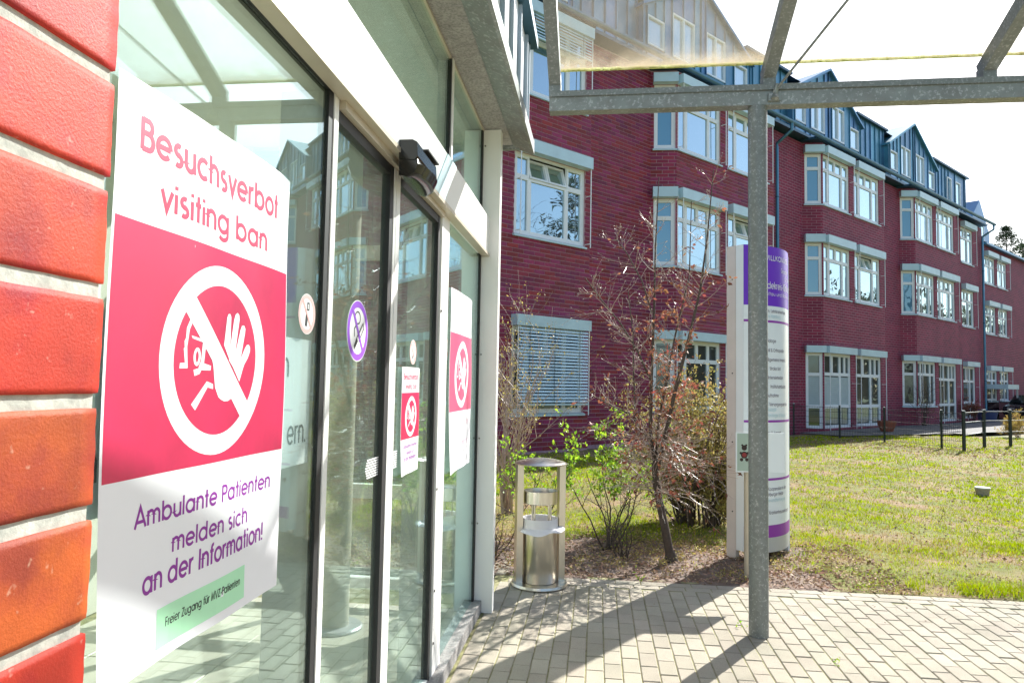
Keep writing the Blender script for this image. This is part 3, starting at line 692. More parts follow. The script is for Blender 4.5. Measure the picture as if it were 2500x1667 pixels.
# brick mesh local axes: x along facade, y outward
bmesh1.from_pydata(bm_.v, [], bm_.f); bmesh1.materials.append(MATS['hospital_brick'])
ang = atan2(E_.y, E_.x); leftover = MB()
for i, (p, q, c, d, fr) in enumerate(one_by_one):
    # local +y is to the left of +x; outward is to the right, so flip x
    if i < 300: inst(bmesh1, 'brick', hb, fr((p + q) / 2, .008, c), (0, 0, ang + pi), ((q - p) / .334, 1, 1))
    else: leftover.add([fr(p, 0, c), fr(q, 0, c), fr(q, 0, d), fr(p, 0, d), fr(p, .008, c), fr(q, .008, c), fr(q, .008, d), fr(p, .008, d)], [(4, 5, 6, 7), (0, 1, 5, 4), (1, 2, 6, 5), (2, 3, 7, 6), (3, 0, 4, 7)], random.random())
if leftover.v: leftover.build('brickwork', 'hospital_brick', hb, kind='stuff')
# body behind the walls so that no light leaks through
mb = MB(); mb.box(5.6, 46.5, -9, -.75, -.1, 11.0, fr0); mb.box(46.5, 70, -9, -.75, -.1, 10.1, fr0); mb.build('inner_core', 'black_rubber', hb)

# eaves: soffit, gutter, downpipes
for key, s0 in bays.items():
    mb = MB(); mb.box(s0 - .6 if key != 'A' else 5.6, FEND[key] + .05, -.75, .10, TOP, TOP + .10, fr0); mb.build('bay_roof', 'zinc_seam', hb)
mb = MB(); mb.box(5.6, 46.5, -.9, -.2, TOP + .1, TOP + .2, fr0); mb.build('eaves_board', 'zinc_seam', hb)
mb = MB(); prof = [(.10 * cos(radians(a)), .10 * sin(radians(a))) for a in range(180, 361, 30)] + [(.085, .0), (-.085, .0)]
mb.prism(prof, lambda u, v: FW(5.6, .16 + u, 11.17 + v), lambda u, v: FW(46.4, .16 + u, 11.17 + v)); mb.build('gutter', 'zinc', hb)
def downpipe(s, n, ztop, zin=None):
    mb = MB(); mb.tube([FW(s, .16, ztop), FW(s, .16, ztop - .25), FW(s, n + .05, ztop - .6), FW(s, n + .05, ztop - .8), FW(s, n + .05, .05)], .06, 10); o = mb.build('downpipe', 'zinc', hb, smooth=True)
    mb = MB()
    for z in (2.2, 5.5, 8.5): mb.lathe([(.062, 0), (.072, 0), (.072, .04), (.062, .04)], tuple(FW(s, n + .05, z)), 12)
    mb.build('pipe_clip', 'zinc_seam', o, kind='stuff')
downpipe(23.35, -.46, 11.1); downpipe(46.2, -.46, 11.1)

# attic: standing seam zinc with gabled dormers
AN = -1.0
def panels(x0, x1, z0, z1fn, n, fr, step=.52, holes=(), name='zinc_panel', lean=0.):
    x = x0; root = None
    while x < x1 - .02:
        a, b = x, min(x + step, x1); x += step
        cut = [a, b]
        segs = [(z0, None)]
        hs = [h for h in holes if h[0] < (a + b) / 2 < h[1]]
        mb = MB(); r = random.random() + .01
        def q(za, zb0, zb1):
            if zb0 - za > .02 or zb1 - za > .02: mb.add([fr(a, n, za), fr(b, n, za), fr(b, n, zb1), fr(a, n, zb0)], [(0, 1, 2, 3)], r)
        if hs:
            h = hs[0]; q(z0, h[2], h[2])
            if min(z1fn(a), z1fn(b)) > h[3]: q(h[3], z1fn(a), z1fn(b))
        else: q(z0, z1fn(a), z1fn(b))
        mb.box(b - .014, b + .014, n + .002, n + .045, z0, min(z1fn(b), z1fn(a)) - .0 if not hs else hs[0][2], fr)
        mb.build(name, 'zinc', hb)
attic_top = lambda x: 13.85
seg = [(5.6, 7.1), (13.2, 16.1), (22.2, 25.1), (31.2, 34.1), (40.2, 45.4)]
narrow = [(42.45, 43.1, 12.05, 13.35), (43.75, 44.5, 12.05, 13.35)]
for (a, b) in seg: panels(a, b, 11.2, attic_top, AN, fr0, .5, narrow)
for h in narrow:
    mb = MB(); ring_boxes(mb, fr0, h[0] - .02, h[1] + .02, h[2] - .02, h[3] + .02, .07, AN - .05, AN + .05); o = mb.build('window', 'white_frame', hb)
    mb = MB(); mb.box(h[0] + .05, h[1] - .05, AN - .02, AN - .01, h[2] + .05, h[3] - .05, fr0); mb.build('pane', 'dormer_pane', o)
mb = MB(); mb.box(45.4, 45.46, -6, AN, 11.1, 13.85, fr0); mb.build('attic_end', 'zinc', hb)
for (a, b) in seg:
    mb = MB(); mb.box(a - .1, b + .25, -1.5, AN + .16, 13.83, 13.93, fr0); mb.build('attic_verge', 'zinc_seam', hb)
mb = MB(); mb.add([fr0(5.6, AN, 13.88), fr0(45.6, AN, 13.88), fr0(45.6, -5.5, 15.2), fr0(5.6, -5.5, 15.2), fr0(45.6, -9, 13.8), fr0(5.6, -9, 13.8)], [(0, 1, 2, 3), (3, 2, 4, 5)]); mb.build('roof', 'zinc', hb)
DN = -.78
for pk in (10.15, 19.15, 28.15, 37.12):
    gt = lambda x, pk=pk: 14.80 - abs(x - pk) * .545
    wins = [(-2.80, -1.95, 12.02, 12.95), (-1.55, -.35, 12.02, 13.45), (.28, 1.42, 12.02, 13.45), (1.95, 2.80, 12.02, 12.95)]
    hs = [(pk + a - .1, pk + b + .1, c, d) for a, b, c, d in wins]
    # front wall pieces
    edges = sorted(set([-3.0, 3.0, 0.] + [v for a, b, c, d in wins for v in (a, b)]))
    for a, b in zip(edges[:-1], edges[1:]):
        hit = [wv for wv in wins if wv[0] <= a and wv[1] >= b]
        mb = MB(); r = random.random() + .01
        def q(za, zb0, zb1): mb.add([fr0(pk + a, DN, za), fr0(pk + b, DN, za), fr0(pk + b, DN, zb1), fr0(pk + a, DN, zb0)], [(0, 1, 2, 3)], r)
        if hit: q(11.2, hit[0][2], hit[0][2]); mb.build('dormer_panel', 'zinc', hb); mb = MB(); q(hit[0][3], gt(pk + a), gt(pk + b))
        else: q(11.2, gt(pk + a), gt(pk + b))
        zs = hit[0][3] if hit else 11.2
        for xx in ((a, b) if not hit else ((a + b) / 2,)): mb.box(pk + xx - .014, pk + xx + .014, DN + .002, DN + .04, zs, gt(pk + xx) - .06, fr0)
        mb.build('dormer_panel', 'zinc', hb)
    for a, b, c, d in wins:
        mb = MB(); ring_boxes(mb, fr0, pk + a, pk + b, c, d, .06, DN - .08, DN + .03)
        if b - a > 1: mb.box(pk + (a + b) / 2 - .035, pk + (a + b) / 2 + .035, DN - .08, DN + .03, c + .06, d - .06, fr0)
        o = mb.build('dormer_window', 'white_frame', hb)
        mb = MB(); mb.box(pk + a + .05, pk + b - .05, DN - .05, DN - .04, c + .05, d - .05, fr0); mb.build('pane', 'dormer_pane', o)
    mb = MB()
    for sg in (-1, 1):
        L0, L1 = pk + sg * 3.12, pk
        for (za, zb) in ((0, .10),):
            mb.add([fr0(L0, DN + .14, gt(L0) + za), fr0(L1, DN + .14, 14.80 + za), fr0(L1, DN + .14, 14.80 + zb), fr0(L0, DN + .14, gt(L0) + zb),
                    fr0(L0, -5, gt(L0) + za), fr0(L1, -5, 14.80 + za), fr0(L1, -5, 14.80 + zb), fr0(L0, -5, gt(L0) + zb)],
                   [(0, 1, 2, 3), (3, 2, 6, 7), (1, 0, 4, 5), (0, 3, 7, 4), (7, 6, 5, 4)])
        mb.box(pk + sg * 3.0 - .01, pk + sg * 3.0 + .01, -3, DN, 11.2, gt(L0) + .05, fr0)
    mb.build('dormer_roof', 'zinc', hb)
# lower wing roof and its small gable
mb = MB(); mb.add([fr0(46.5, -.3, 10.25), fr0(70, -.3, 10.25), fr0(70, -5, 12.2), fr0(46.5, -5, 12.2)], [(0, 1, 2, 3)]); mb.box(46.5, 70, -.5, -.28, 10.13, 10.25, fr0)
mb.build('wing_roof', 'zinc', hb)
mb = MB(); mb.prism([(46.3, 10.3), (49.3, 10.3), (49.3, 11.2), (47.6, 13.0), (46.3, 11.9)], lambda u, v: FW(u, -.9, v), lambda u, v: FW(u, -4, v)); mb.build('wing_gable', 'zinc', hb)
for a in (46.7, 47.6):
    mb = MB(); ring_boxes(mb, fr0, a, a + .6, 10.55, 11.5, .06, -.92, -.86); o = mb.build('dormer_window', 'white_frame', hb)
    mb = MB(); mb.box(a + .05, a + .55, -.895, -.885, 10.6, 11.45, fr0); mb.build('pane', 'dormer_pane', o)

# ================================================================== FOREGROUND BRICK PILLAR
pl = thing('brick_pillar', 'orange red glazed brick pillar with pale mortar in the left foreground', 'pillar', (-.60, 0, 0))
mb = MB(); mb.box(-.84, -.3625, -.9, .4640, 0, 3.3); mb.build('mortar', 'pale_mortar', pl)
CH = .0797
def worn_brick(lx, ly, lz, seed, c=.0016):
    import bmesh as bmm
    from mathutils import noise as mn
    b = bmm.new(); bmm.ops.create_cube(b, size=1); bmm.ops.subdivide_edges(b, edges=b.edges[:], cuts=13, use_grid_fill=True)
    hx, hy, hz = lx / 2, ly / 2, lz / 2
    for v in b.verts:
        p = Vector((v.co.x * lx, v.co.y * ly, v.co.z * lz)); q = p * 1.
        e = mn.noise(p * 90 + Vector((seed * 7.1, 0, 0))); r = c * (1 + .9 * e)
        k = Vector((max(-hx + r, min(hx - r, p.x)), max(-hy + r, min(hy - r, p.y)), max(-hz + r, min(hz - r, p.z))))
        d = p - k
        if d.length > 1e-7: p = k + d.normalized() * min(r, d.length)
        n3 = Vector((round(q.x / hx * .5001), round(q.y / hy * .5001), round(q.z / hz * .5001)))
        if n3.length > 0: p += n3.normalized() * (.0003 * mn.noise(q * 38 + Vector((seed * 3.3, 1, 5))) - .0012 * max(0, mn.noise(q * 150 + Vector((9, seed, 2))) - .45))
        v.co = p
    me = bpy.data.meshes.new('brick'); b.to_mesh(me); b.free(); me.materials.append(MATS['glazed_brick']); me.shade_smooth(); return me
stre = [worn_brick(.115, .24, CH - .0098, k) for k in range(5)]; head = [worn_brick(.115, .1155, CH - .0098, k + 9) for k in range(5)]
zb0 = 1.601 - CH * 19 + .006
for k in range(0, 40):
    zc = zb0 + k * CH + (CH - .0098) / 2 - .0005
    if zc > 3.26 or zc < 0: continue
    y = .467
    first = True
    while y > -.85:
        ln = .1155 if (first and k % 2) else .24
        inst(random.choice(head if ln < .2 else stre), 'brick', pl, (-.36 - .0575 + random.uniform(-.001, .001), y - ln / 2, zc), (0, random.uniform(-.004, .004), random.uniform(-.004, .004)))
        y -= ln + .012; first = False

# ================================================================== ENTRANCE PAVILION (glazed vestibule)
ep = thing('entrance_pavilion', 'glazed entrance vestibule with white aluminium frame and sliding doors', 'building', (-2.1, 2.5, 0))
GX = -.86
def gpane(name, y0, y1, z0, z1, parent=ep, x=GX):
    mb = MB(); mb.box(x - .010, x, y0, y1, z0, z1); return mb.build(name, 'entrance_glass', parent)
def abox(name, mt, x0, x1, y0, y1, z0, z1, parent=ep):
    mb = MB(); mb.box(x0, x1, y0, y1, z0, z1); return mb.build(name, mt, parent)
# lower glazing and frame
p1 = gpane('glass_pane', -.6, 2.062, .09, 2.535)
p4 = gpane('glass_pane', 3.845, 4.925, .09, 2.535)
abox('gasket', 'black_rubber', -.872, -.852, 2.062, 2.098, .05, 2.549)
abox('gasket', 'black_rubber', -.880, -.850, -.6, 2.08, 2.535, 2.552)
abox('mullion', 'white_aluminium', -1.03, -.848, 2.099, 2.136, 0, 2.548)
d1 = abox('sliding_door', 'white_aluminium', -.885, -.845, 2.757, 2.785, .02, 2.50)
gpane('pane', 2.145, 2.735, .10, 2.47, d1, -.866); abox('stile', 'black_rubber', -.884, -.848, 2.712, 2.7565, .03, 2.50, d1); abox('bottom_rail', 'white_aluminium', -.885, -.848, 2.145, 2.711, .02, .10, d1); abox('top_rail', 'black_rubber', -.885, -.85, 2.145, 2.711, 2.46, 2.50, d1)
d2 = abox('sliding_door', 'white_aluminium', -.885, -.845, 2.793, 2.845, .02, 2.50)
gpane('pane', 2.846, 3.58, .10, 2.47, d2, -.866); abox('stile', 'black_rubber', -.884, -.848, 3.575, 3.612, .03, 2.50, d2); abox('bottom_rail', 'white_aluminium', -.885, -.848, 2.846, 3.574, .02, .10, d2); abox('top_rail', 'black_rubber', -.885, -.85, 2.846, 3.574, 2.46, 2.50, d2)
abox('door_gasket', 'black_rubber', -.878, -.852, 2.7855, 2.7925, .03, 2.50)
abox('door_post', 'white_aluminium', -1.03, -.845, 3.650, 3.835, 0, 2.548)
mb = MB()
for z in (.25, .52, 1.05, 2.0): mb.lathe([(0, 0), (.007, 0), (.007, .004), (0, .004)], (0, 0, 0), 8); mb.v = mb.v[:-32] + [(-.8445 + v[2], 3.665 + v[0], z + v[1]) for v in mb.v[-32:]]
mb.build('bolt', 'black_rubber', ep, kind='stuff')
abox('gasket', 'black_rubber', -.880, -.852, 4.915, 4.950, .05, 2.56)
abox('door_track', 'beige_metal', -.93, -.828, 2.142, 3.638, 2.502, 2.546)
abox('transom_beam', 'white_aluminium', -.98, -.800, -.6, 4.955, 2.550, 2.815)
abox('beam_edge', 'beige_metal', -.845, -.792, -.6, 4.95, 2.530, 2.5495)
mb = MB(); X_ = -.794
mb.add([(X_, 3.25, 2.553), (X_, 3.47, 2.553), (X_, 3.74, 2.812), (X_, 3.52, 2.812), (X_ - .01, 3.25, 2.553), (X_ - .01, 3.47, 2.553), (X_ - .01, 3.74, 2.812), (X_ - .01, 3.52, 2.812)], [(0, 1, 2, 3), (0, 4, 5, 1), (1, 5, 6, 2), (2, 6, 7, 3), (3, 7, 4, 0)])
mb.build('cover_plate', 'header_metal', ep)
# upper glazing
for (a, b) in ((-.6, 2.06), (2.13, 3.79), (3.85, 4.925)): gpane('glass_pane', a, b, 2.83, 3.455)
for (a, b) in ((2.06, 2.13), (3.79, 3.85)):
    abox('mullion', 'white_aluminium', -.93, -.842, a + .02, b, 2.815, 3.47); abox('gasket', 'black_rubber', -.88, -.848, a, a + .0195, 2.815, 3.47)
abox('gasket', 'black_rubber', -.880, -.852, 4.915, 4.950, 2.815, 3.455); abox('head_rail', 'beige_metal', -.93, -.848, -.6, 4.95, 3.456, 3.472)
# end post, end wall facing the bed
abox('corner_post', 'white_aluminium', -1.00, -.725, 4.955, 5.045, 0, 3.47)
mb = MB()
for z in (.62, 1.22, 1.82, 3.35):
    for x in (-.84,): mb.box(x - .005, x + .005, 4.951, 4.955, z - .005, z + .005)
mb.build('bolt', 'stainless_dark', ep, kind='stuff')
abox('glass_pane', 'entrance_glass', -3.3, -1.0, 5.0, 5.01, .1, 3.4)
abox('rail', 'white_aluminium', -3.3, -1.001, 4.97, 5.04, .76, .86); abox('rail', 'white_aluminium', -3.3, -1.001, 4.97, 5.04, .12, .19); abox('rail', 'white_aluminium', -3.3, -1.001, 4.96, 5.045, 2.52, 2.62)
for x in (-1.9, -2.7): abox('mullion', 'white_aluminium', x - .03, x + .03, 4.972, 5.038, .2, 3.4)
abox('sill', 'concrete', -.93, -.80, -.6, 4.954, 0.004, .085)
# vestibule interior
abox('ceiling', 'ceiling_white', -3.4, -.94, -.6, 5.04, 3.40, 3.465)
abox('inner_wall', 'plaster', -3.6, -3.4, -1.2, 5.04, 0, 3.4); abox('inner_wall', 'plaster', -3.4, -.9, -1.2, -.62, 0, 3.4)
vf = MB(); vf.quad((-3.6, -1.2, -.008), (-.845, -1.2, -.008), (-.845, 5.04, -.008), (-3.6, 5.04, -.008))
vfo = struct(vf.build('vestibule_floor', 'joint_soil'))
tm_ = MB(); tm_.v, tm_.f = paver_shape(.395, .395, .002); tm_.r = [0] * len(tm_.f); tme = bpy.data.meshes.new('floor_tile'); tme.from_pydata(tm_.v, [], tm_.f); tme.materials.append(MATS['floor_tile'])
for i in range(6):
    for j in range(-1, 13):
        if j <= 2 and i <= 1: continue
        inst(tme, 'floor_tile', vfo, (-1.11 - i * .4, .0 + j * .4 - .0, random.uniform(-.0006, .0006)))
# roof slab with zinc fascia
mb = MB(); mb.box(-3.6, -.66, -1.2, 5.30, 3.474, 3.80); mb.build('roof_slab', 'concrete', ep)
mb = MB(); mb.add([(x, y, z) for y in (-1.2, 5.33) for (x, z) in ((-.68, 3.468), (-.66, 3.455), (-.535, 3.405), (-.515, 3.405), (-.515, 3.50), (-.66, 3.50))], [(0, 1, 7, 6), (1, 2, 8, 7), (2, 3, 9, 8), (3, 4, 10, 9), (4, 5, 11, 10), (5, 4, 3, 2, 1, 0), (6, 7, 8, 9, 10, 11)])
mb.build('edge_flashing', 'galvanised_beam', ep)
mb = MB(); mb.box(-3.6, -.5155, 5.301, 5.335, 3.44, 3.52); mb.build('edge_flashing', 'galvanised_beam', ep)
y = -1.2
while y < 5.2:
    b = min(y + .42, 5.25); mb = MB(); mb.box(-.62, -.580, y + .002, b - .002, 3.502, 4.25); mb.build('fascia_panel', 'pale_zinc', ep)
    mb = MB(); mb.box(-.5795, -.552, b - .026, b - .004, 3.502, 4.24); mb.build('standing_seam', 'seam_grey', ep); y = b
mb = MB(); mb.box(-.70, -.500, -1.2, 5.34, 4.252, 4.33); mb.build('roof_edge', 'zinc_seam', ep)

# interior column, panel, mat, rail
ic = thing('round_column', 'round beige column with a steel base disc inside the glass vestibule', 'column', (-1.69, 4.49, 0))
mb = MB(); mb.tube([(-1.69, 4.49, .02), (-1.69, 4.49, 3.39)], .085, 28); mb.build('shaft', 'column_paint', ic, smooth=True)
mb = MB(); mb.lathe([(0, .022), (.165, .022), (.175, .012), (.175, .003)], (-1.69, 4.49, 0), 32); mb.build('base_disc', 'grey_aluminium', ic)
def glass_fn(x): return lambda u, v, o: Vector((x + o, u, v))
pnl = thing('info_panel', 'pale grey panel lettered in dark type behind the glass beside the large poster', 'sign', (-.875, 1.6, 1.36))
mb = MB(); mb.box(-.882, -.876, .90, 2.045, 1.368, 1.738); mb.build('board', 'pale_panel', pnl)
f_ = glass_fn(-.8755)
for a_ in (('n', 1.852, 1.897, 1.624, .075), ('ern.', 1.897, 2.026, 1.430, .075), ('n', 1.098, 1.143, 1.430, .075)):
    words('lettering', 'print_black', pnl, *a_, f_, .12)
em = thing('entrance_mat', 'dark entrance mat of narrow aluminium bars just inside the glass', 'mat', (-1.3, .75, 0))
mb = MB(); mb.box(-1.68, -.92, .0, 1.18, .001, .006); mb.build('backing', 'black_rubber', em)
for i in range(28):
    mb = MB(); mb.box(-1.67, -.93, .02 + i * .041, .045 + i * .041, .0065, .012); mb.build('bar', 'grey_aluminium', em)

# door sensor
ds = thing('door_sensor', 'glossy black motion sensor above the sliding door', 'sensor', (-.80, 2.82, 2.44))
mb = MB(); prof = [(-.7995, 2.505), (-.7995, 2.582), (-.745, 2.582), (-.726, 2.572), (-.722, 2.515), (-.735, 2.500)]
mb.prism(prof, lambda u, v: Vector((u, 2.655, v)), lambda u, v: Vector((u, 2.985, v))); mb.build('housing', 'black_plastic', ds)
mb = MB(); pr = []
for i in range(17):
    t = i / 16; yy = 2.660 + .305 * t; b = .030 * sin(pi * t) ** .6
    pr.append([(-.7994, yy, 2.5045), (-.7994, yy, 2.440), (-.765 + b * .2, yy, 2.432), (-.735 + b * .8, yy, 2.450), (-.722 + b, yy, 2.485), (-.724, yy, 2.5045)])
k = 6; mb.add([p for r in pr for p in r], [(i * k + j, i * k + j + 1, (i + 1) * k + j + 1, (i + 1) * k + j) for i in range(16) for j in range(k - 1)] + [tuple(range(k)), tuple(reversed(range(16 * k, 17 * k)))]); mb.build('hood', 'black_plastic', ds, smooth=True)
mb = MB(); mb.box(-.7993, -.715, 2.80, 2.995, 2.5825, 2.590); mb.build('visor', 'black_rubber', ds)

# ------------------------------------------------------------------ posters
def poster(Y0, Z0, sc, label, group, big=False, sheen_pale=False):
    """poster with its lower left corner at Y0,Z0; sc=1 is the large one"""
    W, H = .703 * sc, 1.103 * sc
    def P(y, z, o):       # y,z in the large poster's own coordinates
        u = (y - 1.115) / .703; v = (z - 1.066) / 1.103
        bow = .005 * sin(u * 3.1) * sin(v * 2.2 + .5) + .020 * max(0, 1 - u * 2.2) ** 2 * max(0, 1 - v * 2.5) ** 2 + .006 * max(0, u - .75) * sin(v * 6) + .0022 * (1 + sin(v * 9 + u * 3)) + .0016 * (1 + sin(u * 13 + v * 4))
        return Vector((GX + .0025 + bow * sc + o, Y0 + (y - 1.115) * sc, Z0 + (z - 1.066) * sc))
    pz = thing('poster', label, 'poster', (GX, Y0 + W / 2, Z0))
    if group: pz['group'] = group
    n = 20; mb = MB()
    def edge_top(u): return 2.169 + .006 * sin(u * 2.6) - .012 * max(0, u - .93) / .07 * .5
    for (o, flip) in ((0, 0),):
        vs = []; 
        for j in range(n + 1):
            for i in range(n + 1):
                u = i / n; v = j / n
                z = 1.066 + (edge_top(u) - 1.066) * v
                vs.append(P(1.115 + .703 * u, z, 0))
        mb.add(vs, [(j * (n + 1) + i, j * (n + 1) + i + 1, (j + 1) * (n + 1) + i + 1, (j + 1) * (n + 1) + i) for j in range(n) for i in range(n)])
    mb.build('sheet', 'poster_paper', pz, smooth=True)
    mb = MB(); n = 16
    vs = [P(1.122 + .692 * i / n, 1.430 + .477 * j / n, .0002) for j in range(n + 1) for i in range(n + 1)]
    mb.add(vs, [(j * (n + 1) + i, j * (n + 1) + i + 1, (j + 1) * (n + 1) + i + 1, (j + 1) * (n + 1) + i) for j in range(n) for i in range(n)])
    mb.build('red_field', 'sheen_pale_red' if sheen_pale else 'poster_red', pz, smooth=True)
    def Pb(u, v, o): return P(u, v, o)
    mb = MB(); c = (1.479, 1.659); disc(mb, *c, .167, .211, Pb, .0004, 64)
    a = radians(-43); dx, dz = cos(a), sin(a); px, pz_ = -dz, dx; t = .0235
    k = 16
    for i in range(k):
        q0, q1 = -.172 + .344 * i / k, -.172 + .344 * (i + 1) / k
        flat(mb, [(c[0] + dx * q0 - px * t, c[1] + dz * q0 - pz_ * t), (c[0] + dx * q1 - px * t, c[1] + dz * q1 - pz_ * t), (c[0] + dx * q1 + px * t, c[1] + dz * q1 + pz_ * t), (c[0] + dx * q0 + px * t, c[1] + dz * q0 + pz_ * t)], Pb, .0006)
    # raised hand: four fingers, thumb side and palm
    for poly in ([(1.493, 1.694), (1.496, 1.712), (1.502, 1.758), (1.507, 1.766), (1.514, 1.767), (1.520, 1.760), (1.521, 1.70), (1.522, 1.66)],
                 [(1.519, 1.66), (1.522, 1.69), (1.534, 1.755), (1.540, 1.768), (1.549, 1.773), (1.557, 1.768), (1.559, 1.757), (1.549, 1.70), (1.545, 1.64)],
                 [(1.545, 1.64), (1.548, 1.68), (1.566, 1.734), (1.572, 1.744), (1.582, 1.746), (1.589, 1.738), (1.588, 1.728), (1.573, 1.665), (1.568, 1.63)],
                 [(1.568, 1.64), (1.573, 1.665), (1.592, 1.693), (1.600, 1.700), (1.609, 1.701), (1.616, 1.694), (1.616, 1.684), (1.607, 1.668), (1.590, 1.650), (1.572, 1.61)],
                 [(1.493, 1.694), (1.516, 1.672), (1.574, 1.663), (1.592, 1.652), (1.580, 1.63), (1.572, 1.611), (1.525, 1.659)]): flat(mb, poly, Pb, .0005 + .00005 * len(poly) / 10)
    flat(mb, [(1.434, 1.681), (1.454, 1.661), (1.540, 1.572), (1.523, 1.566), (1.505, 1.566), (1.492, 1.570), (1.480, 1.576), (1.464, 1.598), (1.452, 1.647)], Pb, .0005)
    # face in profile
    for poly in ([(1.378, 1.735), (1.366, 1.734), (1.358, 1.719), (1.355, 1.696), (1.353, 1.683), (1.345, 1.680), (1.343, 1.694), (1.347, 1.700), (1.348, 1.722), (1.358, 1.740), (1.372, 1.748)],
                 [(1.353, 1.683), (1.355, 1.667), (1.359, 1.638), (1.349, 1.648), (1.342, 1.679)], [(1.359, 1.638), (1.332, 1.637), (1.333, 1.648), (1.349, 1.649)],
                 [(1.365, 1.707), (1.417, 1.700), (1.419, 1.692), (1.407, 1.695), (1.370, 1.701)], [(1.419, 1.693), (1.415, 1.649), (1.404, 1.654), (1.407, 1.696)],
                 [(1.415, 1.650), (1.443, 1.645), (1.442, 1.635), (1.407, 1.635), (1.396, 1.640), (1.404, 1.655)], [(1.407, 1.636), (1.402, 1.627), (1.384, 1.622), (1.379, 1.635), (1.397, 1.639)],
                 [(1.430, 1.611), (1.455, 1.605), (1.456, 1.594), (1.434, 1.598)], [(1.430, 1.611), (1.435, 1.599), (1.393, 1.549), (1.378, 1.562)]): flat(mb, poly, Pb, .00045)
    pts = arc(1.389, 1.663, .009, .016, 0, 360, 20); ribbon(mb, pts, .0075, Pb, .0005)
    mb.build('pictogram', 'poster_paper', pz)
    for a_ in (('Besuchsverbot', 1.179, 1.746, 2.043, .064), ('visiting ban', 1.245, 1.688, 1.945, .058)):
        words('red_lettering', 'sheen_pale_print' if sheen_pale else 'print_red', pz, *a_, Pb, .175, .0003)
    for a_ in (('Ambulante Patienten', 1.212, 1.758, 1.335, .040), ('melden sich', 1.334, 1.646, 1.266, .040), ('an der Information!', 1.240, 1.730, 1.2055, .046)):
        words('purple_lettering', 'sheen_pale_print' if sheen_pale else 'print_purple', pz, *a_, Pb, .155, .0003)
    if big:
        mb = MB(); n = 8
        for i in range(n):
            u0, u1 = 1.290 + .348 * i / n, 1.290 + .348 * (i + 1) / n
            flat(mb, [(u0, 1.088), (u1, 1.088), (u1, 1.166), (u0, 1.166)], Pb, .0003)
        mb.build('green_label', 'label_green', pz)
        words('black_lettering', 'print_black', pz, 'Freier Zugang für MVZ-Patienten', 1.320, 1.615, 1.1245, .0185, Pb, .13, .0006)
        for (y, z) in ((1.128, 2.165), (1.80, 2.158)):
            mb = MB(); flat(mb, [(y - .03, z - .015), (y + .03, z - .022), (y + .034, z + .012), (y - .026, z + .02)], Pb, .0008); mb.build('adhesive_tape', 'entrance_glass', pz)
    return pz
poster(1.115, 1.066, 1., 'large poster reading Besuchsverbot with a green label, nearest on the glass', 'visiting ban posters', big=True)
poster(2.985, 1.200, .4360, 'small Besuchsverbot poster on the sliding door leaf', 'visiting ban posters')
poster(3.955, 1.083, .985, 'large visiting ban poster on the far pane beside the corner post', 'visiting ban posters', sheen_pale=True)  # gloss over this print is painted in as paler colours

# ------------------------------------------------------------------ stickers
def sticker(cy, cz, r, rim, label, kind):
    st = thing('sticker', label, 'sticker', (GX, cy, cz), 'round prohibition stickers'); f = glass_fn(GX + .0015 if kind == 'phone' and cy < 2.1 else GX - .0045)
    mb = MB(); disc(mb, cy, cz, 0, r, f, 0); mb.build('disc', 'sticker_white', st)
    mb = MB(); disc(mb, cy, cz, r * .76, r * .97, f, .0005)
    a = radians(-52); t = r * .07
    flat(mb, [(cy + r * .86 * cos(a) * k - sin(a) * t * l, cz + r * .86 * sin(a) * k + cos(a) * t * l) for k, l in ((-1, -1), (1, -1), (1, 1), (-1, 1))], f, .0010)
    mb.build('rim', rim, st)
    mb = MB()
    if kind == 'phone':
        ribbon(mb, [(cy - .1 * r, cz - .6 * r), (cy - .02 * r, cz - .05 * r)], .24 * r, f, .0007)
        ribbon(mb, [(cy + .02 * r, cz + .22 * r), (cy + .02 * r, cz + .55 * r), (cy + .22 * r, cz + .55 * r), (cy + .22 * r, cz + .22 * r), (cy + .02 * r, cz + .22 * r)], .07 * r, f, .0007)
    else:
        flat(mb, [(cy - .35 * r, cz - .50 * r), (cy - .27 * r, cz - .62 * r), (cy + .03 * r, cz - .34 * r), (cy - .08 * r, cz - .2 * r)], f, .0007)
        ribbon(mb, [(cy - .05 * r, cz - .2 * r), (cy + .48 * r, cz + .28 * r), (cy + .58 * r, cz + .12 * r), (cy + .12 * r, cz - .34 * r)], .045 * r, f, .0007)
        ribbon(mb, [(cy - .3 * r, cz - .2 * r), (cy - .34 * r, cz + .05 * r), (cy - .1 * r, cz + .22 * r)] + arc(cy - .05 * r, cz + .42 * r, .25 * r, .2 * r, -60, 170, 12), .045 * r, f, .0008)
    mb.build('symbol', 'print_black', st)
sticker(1.966, 1.812, .060, 'sticker_pink', 'round no mobile phones sticker beside the large poster', 'phone')
sticker(2.425, 1.797, .111, 'sticker_violet', 'violet rimmed no smoking sticker on the sliding door', 'smoke')
sticker(3.19, 1.755, .058, 'sticker_pink', 'small pale prohibition sticker above the small door poster', 'smoke')
sticker(3.905, 1.812, .060, 'sticker_pink', 'small round phone sticker at the edge of the far pane', 'phone')
sp = thing('stripe_sticker', 'white striped safety sticker on the sliding door glass', 'sticker', (GX, 2.75, 1.25))
for i in range(8):
    mb = MB(); z = 1.246 + i * .0095; mb.box(GX - .0058, GX - .0052, 2.555 + abs(i - 3.5) * .006, 2.765, z, z + .0055); mb.build('stripe', 'sticker_white', sp)
    mb = MB(); mb.box(GX - .0058, GX - .0052, 2.892, 2.978, z, z + .0055); mb.build('stripe', 'sticker_white', sp)

